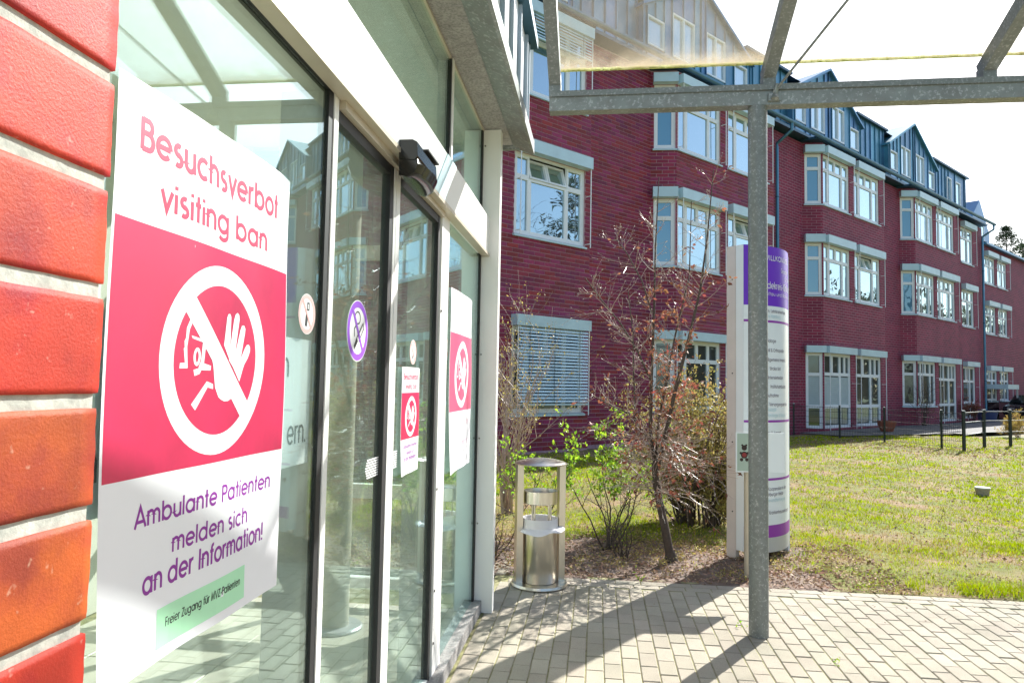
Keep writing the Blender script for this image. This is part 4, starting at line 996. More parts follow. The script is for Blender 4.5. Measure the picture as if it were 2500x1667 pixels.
# ================================================================== GLASS CANOPY
cn = thing('glass_canopy', 'galvanised steel canopy with sloping glass roof on a round pole', 'canopy', (1.06, 4.83, 0))
BY = 4.83; SL = .463
mb = MB(); mb.tube([(1.062, BY, 0.0), (1.062, BY, 3.528)], .0625, 32); mb.build('pole', 'galvanised', cn, smooth=True)
mb = MB(); mb.box(-.362, 7.4, BY - .045, BY + .045, 3.530, 3.628); mb.build('eaves_beam', 'galvanised_beam', cn)
mb = MB(); mb.box(-.364, 7.4, BY - .060, BY + .060, 3.6285, 3.668); mb.build('top_flange', 'galvanised', cn)
RX = [-.325, 1.13, 2.52, 3.93, 5.35, 6.76]
YT = -1.4
for i, x in enumerate(RX):
    mb = MB(); mb.box(x - .042, x + .042, BY - .05, BY + .04, 3.6685, 3.745); mb.build('rafter_foot', 'galvanised', cn)
    mb = MB(); mb.bar((x, BY + .02, 3.735), (x, YT, 3.735 + SL * (BY + .02 - YT)), .082, .10); mb.build('rafter', 'galvanised', cn)
mb = MB(); mb.box(-.42, 7.4, YT - .06, YT + .06, 6.55, 6.72); mb.build('ridge_beam', 'galvanised', cn)
def gz(y): return 3.812 + SL * (BY - y)
for a, b in zip(RX[:-1], RX[1:]):
    mb = MB(); y0, y1 = BY - .02, YT
    mb.add([(a + .01, y0, gz(y0)), (b - .01, y0, gz(y0)), (b - .01, y1, gz(y1)), (a + .01, y1, gz(y1)), (a + .01, y0, gz(y0) + .012), (b - .01, y0, gz(y0) + .012), (b - .01, y1, gz(y1) + .012), (a + .01, y1, gz(y1) + .012)], [(3, 2, 1, 0), (4, 5, 6, 7), (0, 1, 5, 4), (1, 2, 6, 5), (2, 3, 7, 6), (3, 0, 4, 7)])
    go = mb.build('roof_pane', 'canopy_glass', cn)
    mb = MB(); x = a + .03
    while x < b - .04:      # moss grown along the lower edge
        l = random.uniform(.008, .035); h = random.uniform(.001, .006); x2 = min(x + l, b - .03)
        mb.add([(x, y0 + .004, gz(y0) - .001), (x2, y0 + .004, gz(y0) - .001), (x2, y0 - h * 2, gz(y0) + SL * h * 2 - .002), (x, y0 - h * 2.5, gz(y0) + SL * h * 2.5 - .002), (x, y0 + .006, gz(y0) + random.uniform(.003, .011)), (x2, y0 + .006, gz(y0) + random.uniform(.003, .011)), (x2, y0 - h, gz(y0) + SL * h + .018), (x, y0 - h, gz(y0) + SL * h + .018)], [(0, 1, 5, 4), (4, 5, 6, 7), (3, 2, 1, 0)])
        x = x2
    mb.build('moss_edge', 'moss', go, kind='stuff')
# tie rods and their node
for (x0_, x1_) in ((1.165, 2.50), (3.96, 5.30)):
    mb = MB(); mb.tube([(x0_, BY - .05, 3.62), (x1_, BY - 2.9, 3.70 + SL * 2.9)], .009, 6); mb.build('tie_rod', 'galvanised', cn)
mb = MB(); mb.tube([(1.16, BY - .075, 3.555), (1.165, BY - .06, 3.60), (1.175, BY - .08, 3.66)], [.026, .018, .012], 8); mb.box(1.12, 1.20, BY - .066, BY - .0455, 3.55, 3.60); mb.build('rod_node', 'galvanised_beam', cn)

# ================================================================== LITTER BIN WITH ASHTRAY
bx_, by_ = -.455, 5.72
bn = thing('litter_bin', 'stainless steel litter bin with ashtray bowl and domed lid beside the paving', 'litter bin', (bx_, by_, 0))
def bl(name, prof, mt, z=0, par=bn, n=48, sm=True):
    mb = MB(); mb.lathe(prof, (bx_, by_, z), n); o = mb.build(name, mt, par, smooth=False)
    if sm: o.data.shade_smooth(); o.data.set_sharp_from_angle(angle=radians(38))
    return o
bl('base_plate', [(.0, .004), (.225, .004), (.228, .012), (.222, .030), (0, .030)], 'stainless', sm=False)
bl('drum', [(.137, .032), (.140, .036), (.140, .530), (.136, .530), (.136, .40), (0, .40)], 'stainless')
bl('ash_bowl', [(0, .65), (.134, .65), (.139, .656), (.139, .752), (.134, .752), (.130, .71), (0, .70)], 'stainless')
bl('ash_fill', [(0, .728), (.131, .726)], 'stainless_dark')
for a in (.5, 2.4, 4.3, 5.6):
    mb = MB(); mb.tube([(bx_ + .095 * cos(a), by_ + .095 * sin(a), .45), (bx_ + .095 * cos(a), by_ + .095 * sin(a), .652)], .008, 8); mb.build('support_rod', 'stainless', bn)
bd = Vector((.93, .37, 0)).normalized(); bp_ = Vector((-bd.y, bd.x, 0))
for sg in (-1, 1):
    f = Frame((bx_ + bd.x * sg * .178, by_ + bd.y * sg * .178, 0), bd, bp_); mb = MB(); mb.box(-.026, .026, -.036, .036, .030, .965, f); mb.build('post', 'stainless', bn)
bl('lid', [(.212, .966), (.215, .972), (.19, .985), (.12, 1.003), (.05, 1.012), (0, 1.014)], 'stainless')
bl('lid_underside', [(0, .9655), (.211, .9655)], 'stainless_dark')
mb = MB(); n = 40; rows = []
for (ra, z) in ((.08, .46), (.130, .50), (.1355, .532), (.1435, .534), (.1440, .49), (.1455, .462), (.174, .454), (.190, .434), (.182, .430), (.149, .442)):
    rows.append([(bx_ + (ra + (.010 * sin(3 * a + 1) + .006 * sin(8 * a)) * (ra > .147)) * cos(a), by_ + (ra + (.010 * sin(3 * a + 1) + .006 * sin(8 * a)) * (ra > .147)) * sin(a), z + (.008 * sin(5 * a) + .007 * sin(2 * a + 2)) * (ra > .147)) for a in [2 * pi * i / n for i in range(n)]])
mb.add([p for r in rows for p in r], [(i * n + j, i * n + (j + 1) % n, (i + 1) * n + (j + 1) % n, (i + 1) * n + j) for i in range(len(rows) - 1) for j in range(n)])
mb.build('bin_liner', 'bin_bag', bn, smooth=True)

# ================================================================== INFORMATION STELE
stl = thing('information_stele', 'tall curved violet and white information stele with lists of departments', 'sign', (1.6, 7.1, 0))
sL, sR = Vector((1.30, 6.84, 0)), Vector((1.845, 7.375, 0)); sd = (sR - sL).normalized(); sn = Vector((sd.y, -sd.x, 0)); sw = (sR - sL).length
def SP(u, z, o=0.):       # u 0..1 across the curved front
    b = .115 * (1 - (2 * u - 1) ** 2); b = .118 * sin(pi * u) ** .9 if 0 < u < 1 else 0
    return sL + sd * (sw * u) + sn * (.085 + b + o) + Vector((0, 0, z))
def stele_part(name, z0, z1, mt, o=0., u0=.0, u1=1.):
    mb = MB(); k = 22
    vs = [SP(u0 + (u1 - u0) * i / k, z, o) for z in (z0, z1) for i in range(k + 1)]
    mb.add(vs, [(i, i + 1, k + 2 + i, k + 1 + i) for i in range(k)]); return mb.build(name, mt, stl, smooth=True)
fp = Frame(sL, sd, sn)
stele_part('violet_head', 2.40, 2.975, 'stele_violet'); stele_part('directory', .33, 2.3995, 'stele_white'); stele_part('magenta_foot', .215, .3295, 'stele_magenta'); stele_part('grey_foot', .08, .2145, 'grey_aluminium')
for z in (2.24, 1.29, .745): stele_part('divider_line', z, z + .022, 'stele_magenta', .0015)
mb = MB(); k = 22; vs = [SP(i / k, 2.9755) for i in range(k + 1)] + [fp(sw, -.10, 2.9755), fp(0, -.10, 2.9755)]; mb.add(vs, [tuple(range(len(vs)))]); mb.build('top_plate', 'grey_aluminium', stl)
mb = MB(); mb.box(-.004, .05, -.10, .000, .0, 2.975, fp); mb.build('side_post', 'stele_side', stl)
mb = MB(); mb.box(-.004, .05, .004, .084, .10, 2.975, fp); mb.build('side_cover', 'stele_white', stl)
mb = MB(); mb.box(sw - .02, sw + .012, -.10, .083, .0, 2.95, fp); mb.build('edge_post', 'stele_white', stl)
mb = MB(); mb.box(.051, sw - .021, -.099, .0, .10, 2.97, fp); mb.build('back_panel', 'stele_side', stl)
mb = MB()
for z in (.45, 1.1, 1.75, 2.65): mb.tube([fp(-.004, -.035, z), fp(-.008, -.035, z)], .007, 6)
mb.build('bolt', 'black_rubber', stl, kind='stuff')
def sfn(u, v, o): return SP(u, v, o)
def stele_text(mt, *a):
    words('lettering', mt, stl, *a)
stele_text('sticker_white', 'WILLKOMMEN', .25, .86, 2.84, .050, sfn, .15, .002)
stele_text('sticker_white', 'Gesundheit', .58, .84, 2.735, .045, sfn, .10, .002); stele_text('sticker_white', 'für alle', .70, .92, 2.665, .045, sfn, .10, .002)
stele_text('sticker_white', 'Heidekreis-Klinikum', .18, .95, 2.565, .070, sfn, .11, .002); stele_text('sticker_white', 'Soltau und Walsrode', .25, .94, 2.50, .035, sfn, .11, .002)
rows = [('Akadem. ', 'Lehrkrankenhaus', 2.335, 0), ('der Uni ', 'Hamburg', 2.285, 1), ('Kardiol', 'ogie', 2.05, 0), ('Unfall ', '& Orthopädie', 1.96, 0), ('Allg', 'emeine Innere M.', 1.87, 0), ('S', 'troke Unit', 1.785, 0),
        ('Int', 'ensivmedizin', 1.70, 0), ('I', 'nstitutsambulanz', 1.615, 0), ('Auf', 'nahme', 1.53, 0), ('V', 'ersorgungszentrum', 1.445, 0), ('Radiol', 'ogie', 1.395, 1), ('Ur', 'ologie & Dialyse', 1.34, 1),
        ('Kinder ', '& Jugend', 1.175, 0), ('Ps', 'ychotherapie', 1.125, 0), ('P', 'raxis Soltau', .985, 0), ('N', 'otfallpraxis der', .875, 0), ('niedergel. ', 'Ärzte', .825, 0),
        ('Ko', 'operation in der', .65, 0), ('Lüneb', 'urger Heide', .60, 0), ('Ges', 'undheitsregion', .545, 1), ('Kr', 'ankenhausseelsorge', .43, 0)]
for a, b, z, gcol in rows:
    wa = sum(GL[c][1] + .06 for c in a) * .036; wb = sum(GL[c][1] + .06 for c in b) * .036
    stele_text('header_metal' if gcol else 'print_grey', a + b, max(.03, .365 - wa), min(.96, .365 + wb), z, .034, sfn, .14, .002)

# small sign on a beige post
sg_ = thing('small_sign', 'small green edged sign with a bear picture on a beige post behind the steel pole', 'sign', (1.285, 6.24, 0))
mb = MB(); mb.tube([(1.285, 6.24, 0), (1.285, 6.24, 1.02)], .032, 20); mb.build('post', 'beige_metal', sg_, smooth=True)
sf = Frame((1.285, 6.195, 0), (1, .12, 0), (.12, -1, 0)); mb = MB(); mb.box(-.115, .30, 0, .014, .90, 1.235, sf); mb.build('plate', 'stele_white', sg_)
mb = MB(); mb.box(-.105, .02, .0142, .0156, .91, 1.225, sf); mb.build('green_field', 'sign_green', sg_)
mb = MB(); bf = lambda u, v, o: sf(u, .0158 + o, v)
disc(mb, -.045, 1.045, 0, .030, bf, .0002, 16); disc(mb, -.045, 1.105, 0, .023, bf, .0004, 16); disc(mb, -.062, 1.127, 0, .009, bf, .0006, 10); disc(mb, -.028, 1.127, 0, .009, bf, .0006, 10); disc(mb, -.068, 1.005, 0, .015, bf, .0006, 10); disc(mb, -.024, 1.005, 0, .015, bf, .0006, 10); disc(mb, -.075, 1.06, 0, .011, bf, .0008, 10); disc(mb, -.016, 1.06, 0, .011, bf, .0008, 10)
mb.build('bear_picture', 'picture_dark', sg_)
mb = MB(); disc(mb, -.045, 1.045, 0, .019, bf, .0012, 14); mb.build('bear_belly', 'picture_red', sg_)

# ================================================================== PLANTS
def leaf_quads(P, D, L, W, fold=.25):
    """P base points, D directions (unit), L lengths, W widths -> folded diamond leaf of two tris as quads"""
    N = len(P); r = rng.normal(size=(N, 3)); s = np.cross(D, r); s /= np.linalg.norm(s, axis=1)[:, None] + 1e-9
    up = np.cross(s, D)
    a = P; b = P + D * (L * .5)[:, None] + s * (W * .5)[:, None] + up * (W * fold)[:, None]; c = P + D * L[:, None]; d = P + D * (L * .5)[:, None] - s * (W * .5)[:, None] + up * (W * fold)[:, None]
    return np.stack([a, b, c, d], 1).reshape(-1, 3)
def unit(v): return v / (np.linalg.norm(v, axis=-1, keepdims=True) + 1e-9)
class Plant:
    def __init__(s): s.tubes = []; s.tips = []; s.along = []
    def branch(s, p, d, L, r, depth, spread=.7, up=.15, wob=.18, kids=(3, 5), ratio=.6, segs=4, minr=.0012):
        pts = [Vector(p)]; dd = Vector(d).normalized(); rad = [r]
        for i in range(segs):
            dd = (dd + Vector((random.gauss(0, wob), random.gauss(0, wob), random.gauss(0, wob) + up * .5))).normalized()
            pts.append(pts[-1] + dd * (L / segs)); rad.append(max(minr, r * (1 - .75 * (i + 1) / segs)))
        s.tubes.append((pts, rad, depth))
        for i in range(1, len(pts)): s.along.append((pts[i], (pts[i] - pts[i - 1]).normalized(), depth))
        s.tips.append((pts[-1], dd.copy(), depth))
        if depth > 0:
            for k in range(random.randint(*kids)):
                t = random.uniform(.25, 1.) * segs; i = min(int(t), segs - 1); q = pts[i].lerp(pts[i + 1], t - i); bd_ = (pts[i + 1] - pts[i]).normalized()
                sd_ = bd_.orthogonal().normalized(); sd_.rotate(Matrix.Rotation(random.uniform(0, 2 * pi), 3, bd_))
                nd = (bd_ + sd_ * random.uniform(.5, 1.3) * spread * 1.4).normalized()
                s.branch(q, nd, L * ratio * random.uniform(.6, 1.2), max(minr, rad[i] * .6), depth - 1, spread, up, wob, kids, ratio, max(2, segs - 1), minr)
    def path(s, pts, r0, r1, depth=2):
        k = len(pts); s.tubes.append(([Vector(p) for p in pts], [r0 + (r1 - r0) * i / (k - 1) for i in range(k)], depth))
    def wood(s, name, mt, parent, sel=lambda d: True, n=5, kind=None):
        mb = MB()
        for pts, rad, dp in s.tubes:
            if sel(dp): mb.tube(pts, rad, n if dp > 0 else 3, cap=False)
        return mb.build(name, mt, parent, smooth=True, kind=kind)
def leaves(name, pairs, mt, parent, per, Lr, Wr, spread=.6, jit=.02, droop=0.):
    P, D = [], []
    for (p, d) in pairs:
        for _ in range(per):
            P.append((p.x + random.gauss(0, jit), p.y + random.gauss(0, jit), p.z + random.gauss(0, jit))); D.append((d.x + random.gauss(0, spread), d.y + random.gauss(0, spread), d.z + random.gauss(0, spread) - droop))
    P = np.array(P); D = unit(np.array(D)); N = len(P)
    return np_mesh(name, leaf_quads(P, D, rng.uniform(*Lr, N), rng.uniform(*Wr, N)), 4, mt, parent)

# young beech with old brown leaves
bt = thing('young_beech_tree', 'young multi stemmed tree with bare twigs and withered brown leaves', 'tree', (.684, 6.65, 0))
P_ = Plant(); T0 = Vector((.684, 6.65, -.02))
trunk = [T0, (.665, 6.65, .12), (.62, 6.64, .35), (.575, 6.645, .55), (.545, 6.65, .72), (.53, 6.65, .90)]
P_.path(trunk, .043, .030, 3)
P_.path([(.684, 6.65, -.03), (.684, 6.65, .05), (.675, 6.65, .1)], .075, .045, 3)
stems = [([(.54, 6.65, .85), (.49, 6.66, 1.2), (.50, 6.68, 1.7), (.52, 6.70, 2.3), (.53, 6.72, 2.9), (.56, 6.72, 3.62)], .021),
         ([(.545, 6.64, .80), (.62, 6.60, 1.15), (.70, 6.56, 1.55), (.82, 6.52, 2.05), (.92, 6.50, 2.5), (.98, 6.48, 3.0), (1.03, 6.46, 3.6)], .024),
         ([(.54, 6.66, .88), (.58, 6.75, 1.3), (.66, 6.85, 1.7), (.74, 6.92, 2.1), (.88, 6.96, 2.7), (.90, 6.98, 3.45)], .017),
         ([(.50, 6.68, 1.65), (.36, 6.64, 1.95), (.20, 6.60, 2.2), (.02, 6.58, 2.42), (-.13, 6.56, 2.62)], .011),
         ([(.50, 6.66, 2.3), (.40, 6.62, 2.6), (.26, 6.58, 2.85), (.16, 6.55, 2.98)], .008),
         ([(.49, 6.66, 1.1), (.30, 6.60, 1.35), (.14, 6.56, 1.42), (-.06, 6.54, 1.52)], .010),
         ([(.36, 6.64, 1.15), (.33, 6.62, 1.7), (.32, 6.60, 2.1), (.27, 6.58, 2.5)], .008)]
for pts, r in stems:
    P_.path(pts, r, .004, 2); k = len(pts)
    for i in range(k - 1):
        a, b = Vector(pts[i]), Vector(pts[i + 1])
        for _ in range(9 if r > .015 else 7):
            q = a.lerp(b, random.random()); ax = (b - a).normalized(); sd_ = ax.orthogonal().normalized(); sd_.rotate(Matrix.Rotation(random.uniform(0, 2 * pi), 3, ax))
            P_.branch(q, (ax * .5 + sd_ + Vector((0, 0, .15))), random.uniform(.12, .42) * (1 if i < k - 2 else .6), .0042, 1, .6, .1, .14, (2, 4), .5, 3, .0014)
for _ in range(105):      # twiggy skirt
    a = random.uniform(0, 2 * pi); h = random.uniform(.62, 1.22)
    P_.branch((.545 + .02 * cos(a), 6.65 + .02 * sin(a), h), (cos(a), sin(a), random.uniform(-.25, .35)), random.uniform(.3, .62), .005, 1, .65, -.02, .16, (3, 5), .5, 4, .0014)
P_.wood('trunk', 'bark', bt, lambda d: d >= 2, 10); P_.wood('twigs', 'twig', bt, lambda d: d < 2, 4)
lv = [(p, d) for p, d, dp in P_.along if dp <= 1 and (random.random() < (.62 if p.x > .45 and 1.3 < p.z < 2.55 else .16 if p.z < 1.45 else .05))]
leaves('withered_leaves', lv, 'beech_leaf', bt, 2, (.035, .07), (.014, .030), .6, .012, .6)
leaves('buds', [(p, d) for p, d, dp in P_.tips if random.random() < .95] + [(p, d) for p, d, dp in P_.along if dp == 0 and random.random() < .6], 'bud', bt, 1, (.014, .026), (.005, .008), .2, .002)

def shrub(name, label, cat, base, R, H,  stems, leafmt, per, Lr, Wr, depth=2, prob=.8, wood='bark', lean=(0, 0), up=.2, group=None, spread=.7, lowleaf=.2, wob=.2, foot=.08, hmin=.7, fill=0):
    t = thing(name, label, cat, base, group); p = Plant()
    for i in range(stems):
        a = random.uniform(0, 2 * pi); o = random.uniform(.2, 1.) * R
        d = Vector((cos(a) * o + lean[0], sin(a) * o + lean[1], H * random.uniform(hmin, 1.05)))
        p.branch(Vector(base) + Vector((cos(a), sin(a), 0)) * random.uniform(.4, 1.) * foot, d, d.length * .75, .006 + .004 * H, depth, spread, up, wob, (3, 5), .5, 5, .0016)
    p.wood('branches', wood, t, lambda d: True, 5)
    al = [(q, d) for q, d, dp in p.along if dp <= 1 and random.random() < prob and q.z > base[2] + H * lowleaf]
    for _ in range(fill):
        a = random.uniform(0, 2 * pi); r_ = R * 1.15 * sqrt(random.random()); q = Vector(base) + Vector((cos(a) * r_, sin(a) * r_, H * random.uniform(.02, .8))); al.append((q, Vector((cos(a), sin(a), .3))))
    leaves('leaves', al, leafmt, t, per, Lr, Wr, .8, .02)
    return t
shrub('spring_shrub', 'shrub in fresh green leaf behind the steel litter bin', 'shrub', (.10, 7.05, 0), .95, 1.08, 8, 'spring_leaf', 8, (.028, .055), (.016, .03), 2, .5, lowleaf=.45)
shrub('spring_shrub', 'slender sprouting shrub with green leaf tufts left of the litter bin', 'shrub', (-.72, 7.4, 0), .5, 1.15, 5, 'spring_leaf', 6, (.025, .05), (.014, .026), 2, .45, lowleaf=.4)
shrub('climbing_shrub', 'tall thin shrub with small yellowish leaves in front of the shuttered window', 'shrub', (-1.10, 8.7, 0), .42, 2.75, 15, 'olive_leaf', 3, (.022, .045), (.010, .02), 2, .55, wood='twig', up=.5, lowleaf=.25)
shrub('dense_bush', 'dense bush with yellow olive leaves between tree and stele', 'shrub', (1.22, 8.6, 0), .55, 1.85, 70, 'olive_leaf', 6, (.028, .05), (.013, .024), 2, .8, wood='bark', up=.4, lowleaf=.0, foot=.30, hmin=.2, fill=420)
shrub('twiggy_shrub', 'low bare twiggy shrub at the left end of the bed', 'shrub', (-.95, 6.5, 0), .35, .5, 9, 'olive_leaf', 1, (.015, .03), (.008, .014), 2, .2, wood='bark')
shrub('twiggy_shrub', 'low bare twiggy shrub between bin and young tree', 'shrub', (.22, 6.75, 0), .28, .45, 8, 'spring_leaf', 1, (.012, .025), (.008, .014), 2, .12, wood='bark')
shrub('wall_shrub', 'bare shrub growing against the far brick bay window', 'shrub', tuple(FW(34.8, .35, 0)), .8, 2.4, 12, 'olive_leaf', 1, (.04, .07), (.02, .03), 2, .1, wood='bark')
shrub('wall_shrub', 'brown leaved shrub beside the far glazed garden door', 'shrub', tuple(FW(40.8, .5, 0)), .7, 1.2, 12, 'beech_leaf', 3, (.05, .09), (.03, .05), 2, .6, wood='bark')
shrub('lawn_shrub', 'pale dry shrub on the grass behind the post and rail barrier', 'shrub', (15.0, 27.2, 0), .8, .75, 16, 'dry_blade', 3, (.06, .12), (.015, .03), 2, .7, wood='twig')
# low ground cover and weeds in the bed
for i, (x, y, l) in enumerate([(-.62, 5.98, 'tuft of weeds at the paving edge behind the bin'), (.35, 5.99, 'small weed tuft at the edge of the bed'), (.98, 4.99, 'tiny green weed in a paving joint near the pole foot'), (1.42, 4.42, 'bright green weed sprouting between pavers right of the pole')]):
    t = thing('weed_tuft', l, 'weed', (x, y, 0)); r = .03 if i < 2 else .018
    leaves('leaves', [(Vector((x, y, .002)), Vector((0, 0, .8)))], 'spring_leaf', t, 26 if i < 2 else 12, (.02, .05) if i < 2 else (.012, .025), (.008, .016), .8, r)

# background conifer behind the wing, and trees to the right that the windows mirror
def conifer(name, label, base, H, R, n, mt='pine_needle', group=None, start=.35):
    t = thing(name, label, 'tree', base, group); b = Vector(base); mb = MB()
    mb.tube([b, b + Vector((.1, 0, H * .5)), b + Vector((0, .1, H * .97))], [H * .018, H * .012, .02], 8); mb.build('trunk', 'bark', t, smooth=True)
    P, D = [], []; mbw = MB()
    for i in range(n):
        f = random.uniform(start, 1.); z = H * f; rr = R * (1 - ((f - start) / (1 - start)) ** 1.6) * random.uniform(.5, 1.1) + .2; a = random.uniform(0, 2 * pi)
        tip = b + Vector((cos(a) * rr, sin(a) * rr, z + rr * .18)); mbw.tube([b + Vector((0, 0, z - rr * .15)), tip], [.035, .008], 4, cap=False)
        for k in range(42):
            q = tip.lerp(b + Vector((0, 0, z)), random.random() ** 1.6 * .75); P.append((q.x + random.gauss(0, .22), q.y + random.gauss(0, .22), q.z + random.gauss(0, .14))); D.append((cos(a) + random.gauss(0, .8), sin(a) + random.gauss(0, .8), .3 + random.gauss(0, .6)))
    mbw.build('boughs', 'bark', t)
    P = np.array(P); D = unit(np.array(D)); N = len(P)
    np_mesh('crown', leaf_quads(P, D, rng.uniform(.15, .38, N), rng.uniform(.06, .14, N)), 4, mt, t)
conifer('pine_tree', 'dark pine crown showing above the far end of the roofs', (58.6, 108, 0), 25.5, 5.5, 210, start=.5)
conifer('pine_tree', 'second pine beyond the far end of the roofs at the picture edge', (63.0, 112, 0), 24, 6, 150, start=.45)
def bare_tree(label, base, H, seed):
    random.seed(seed); t = thing('bare_tree', label, 'tree', base, 'trees right of the lawn'); p = Plant(); b = Vector(base)
    p.branch(b, (0, 0, 1), H * .45, H * .022, 0, .5, .3, .05, (0, 0), .6, 5)
    top = p.tips[-1][0]
    for i in range(7):
        a = i * .9 + random.random(); p.branch(b.lerp(top, random.uniform(.55, 1.)), (cos(a), sin(a), random.uniform(.5, 1.1)), H * .38, H * .011, 3, .55, .15, .16, (3, 4), .58, 5, .008)
    p.wood('trunk', 'bark', t, lambda d: True, 5)
bare_tree('bare broadleaf tree right of the lawn, mirrored in the near windows', (24, 13, 0), 15, 3)
bare_tree('second bare broadleaf tree right of the lawn, farther off', (33, 26, 0), 16, 5)
conifer('pine_tree', 'pine right of the lawn, mirrored in the bay windows', (30, 19, 0), 16, 3.6, 110, group='trees right of the lawn')
random.seed(21)
P, D = [], []
for i in range(240):
    t = random.random(); cx, cy = 52 + 30 * t + random.uniform(-6, 6), -25 + 110 * t + random.uniform(-5, 5); H = random.uniform(9, 15); rr = random.uniform(2.2, 4.)
    if atan2(cx, cy) < radians(40): continue
    for k in range(110):
        a = random.uniform(0, 2 * pi); f = random.random(); q = rr * sqrt(random.random()) * (1.15 - f * .8)
        P.append((cx + cos(a) * q, cy + sin(a) * q, .3 + H * f)); D.append((random.gauss(0, 1), random.gauss(0, 1), random.gauss(.3, .6)))
P = np.array(P); D = unit(np.array(D)); N = len(P)
tag(np_mesh('woodland', leaf_quads(P, D, rng.uniform(.6, 1.3, N), rng.uniform(.4, .9, N)), 4, 'dark_leaf', kind='stuff'), 'dark wood far to the right, seen only mirrored in windows', 'woodland')

# ------------------------------------------------------------------ grass, litter
def scatter(x0, x1, y0, y1, n, keep=None):
    X = rng.uniform(x0, x1, n); Y = rng.uniform(y0, y1, n)
    az = np.arctan2(X, Y) + radians(7.04); ok = (np.abs(az) < radians(38))
    if keep is not None: ok &= keep(X, Y)
    return X[ok], Y[ok]
def blades(X, Y, h0, h1, wd):
    N = len(X); a = rng.uniform(0, 2 * pi, N); h = rng.uniform(h0, h1, N); Z = hgt(X, Y) - .012; le = rng.uniform(.2, .9, N) * h
    b = np.stack([X, Y, Z], 1); s = np.stack([np.cos(a), np.sin(a), 0 * a], 1) * (wd * rng.uniform(.7, 1.3, N))[:, None]
    a2 = rng.uniform(0, 2 * pi, N); tip = b + np.stack([np.cos(a2) * le, np.sin(a2) * le, h], 1)
    return np.stack([b - s, b + s, tip], 1).reshape(-1, 3)
green, dry = [], []
def lawn_keep(X, Y):
    nf = N_.x * X + N_.y * Y - C0
    k = nf > .8
    k &= ~((X < 1.75 + .15 * np.sin(Y * 9)) & (Y < 7.25 + .2 * np.sin(X * 4))); k &= ~((X < 2.25 + .25 * np.sin(Y * 5)) & (Y < 6.55)); k &= Y > 6.03 + .05 * np.sin(X * 7) + .04 * np.sin(X * 17)
    return k
for (x0, x1, y0, y1, n, h0, h1, wd) in ((1.6, 7, 6.0, 8.2, 48000, .02, .05, .0030), (-3, 8, 7.5, 11, 76000, .02, .05, .0042), (-3, 12, 11, 16, 60000, .025, .055, .007), (0, 16, 16, 27, 52000, .03, .06, .011)):
    X, Y = scatter(x0, x1, y0, y1, n, lawn_keep); v = nz(X * 1.1, Y * .9) + rng.normal(0, .35, len(X)); gsel = v > .02
    thin = rng.random(len(X)) < np.where(gsel, 1., np.where(v < -.45, .22, .6))
    green.append(blades(X[gsel & thin], Y[gsel & thin], h0, h1, wd)); dry.append(blades(X[~gsel & thin], Y[~gsel & thin], h0 * .5, h1 * .6, wd))
# ragged tufts along the paving edge
X, Y = scatter(2.2, 5, 6.0, 6.35, 3500, lambda X, Y: nz(X * 3, Y) > .1); green.append(blades(X, Y, .04, .10, .003))
X, Y = scatter(-2.5, 2.2, 6.1, 7.6, 2600, lambda X, Y: nz(X * 2.3 + 4, Y * 2.1) > .25); green.append(blades(X, Y, .015, .04, .003))
o = np_mesh('grass', np.concatenate(green), 3, 'grass_blade', kind='stuff'); tag(o, 'short green lawn grass beyond the paving', 'grass')
o = np_mesh('dry_grass', np.concatenate(dry), 3, 'dry_blade', kind='stuff'); tag(o, 'straw coloured dry grass patches in the lawn', 'grass')
def litter(X, Y, L0, L1):
    N = len(X); P = np.stack([X, Y, hgt(X, Y) + rng.uniform(.002, .02, N)], 1); D = unit(np.stack([rng.normal(size=N), rng.normal(size=N), rng.normal(0, .25, N)], 1))
    return leaf_quads(P, D, rng.uniform(L0, L1, N), rng.uniform(L0 * .4, L1 * .5, N), .15)
Ls = []
X, Y = scatter(-2.6, 2.6, 5.98, 7.6, 10000); Ls.append(litter(X, Y, .015, .05))
X, Y = scatter(-2.6, 10, 7.0, 24, 9000, lambda X, Y: lawn_keep(X, Y) & (nz(X * 1.1, Y * .9) < .35)); Ls.append(litter(X, Y, .02, .06))
X, Y = scatter(1.7, 6, 5.98, 6.7, 2200); Ls.append(litter(X, Y, .012, .035))
X, Y = scatter(-.7, 5, 5.2, 6.05, 110); q = litter(X, Y, .008, .02); Ls.append(q)
X, Y = scatter(5, 16, 18, 24, 3000, lambda X, Y: np.abs((X - 10) * .8 + (Y - 20)) < 2.2); Ls.append(litter(X, Y, .04, .09))
X, Y = scatter(-2.6, 1.7, 6.05, 8.2, 9000, lambda X, Y: nz(X * 1.9 + 4, Y * 2.3) > -.05); N = len(X)
P = np.stack([X, Y, hgt(X, Y) + rng.uniform(.004, .05, N)], 1); D = unit(np.stack([rng.normal(size=N), rng.normal(size=N), rng.normal(.4, .5, N)], 1))
o = np_mesh('ground_cover', leaf_quads(P, D, rng.uniform(.015, .035, N), rng.uniform(.008, .018, N)), 4, 'olive_leaf', kind='stuff'); tag(o, 'low yellowish green ground cover in the planting bed', 'ground cover')
o = np_mesh('leaf_litter', np.concatenate(Ls), 4, 'leaf_litter', kind='stuff'); tag(o, 'dead brown leaf litter over the bed and lawn', 'leaf litter')

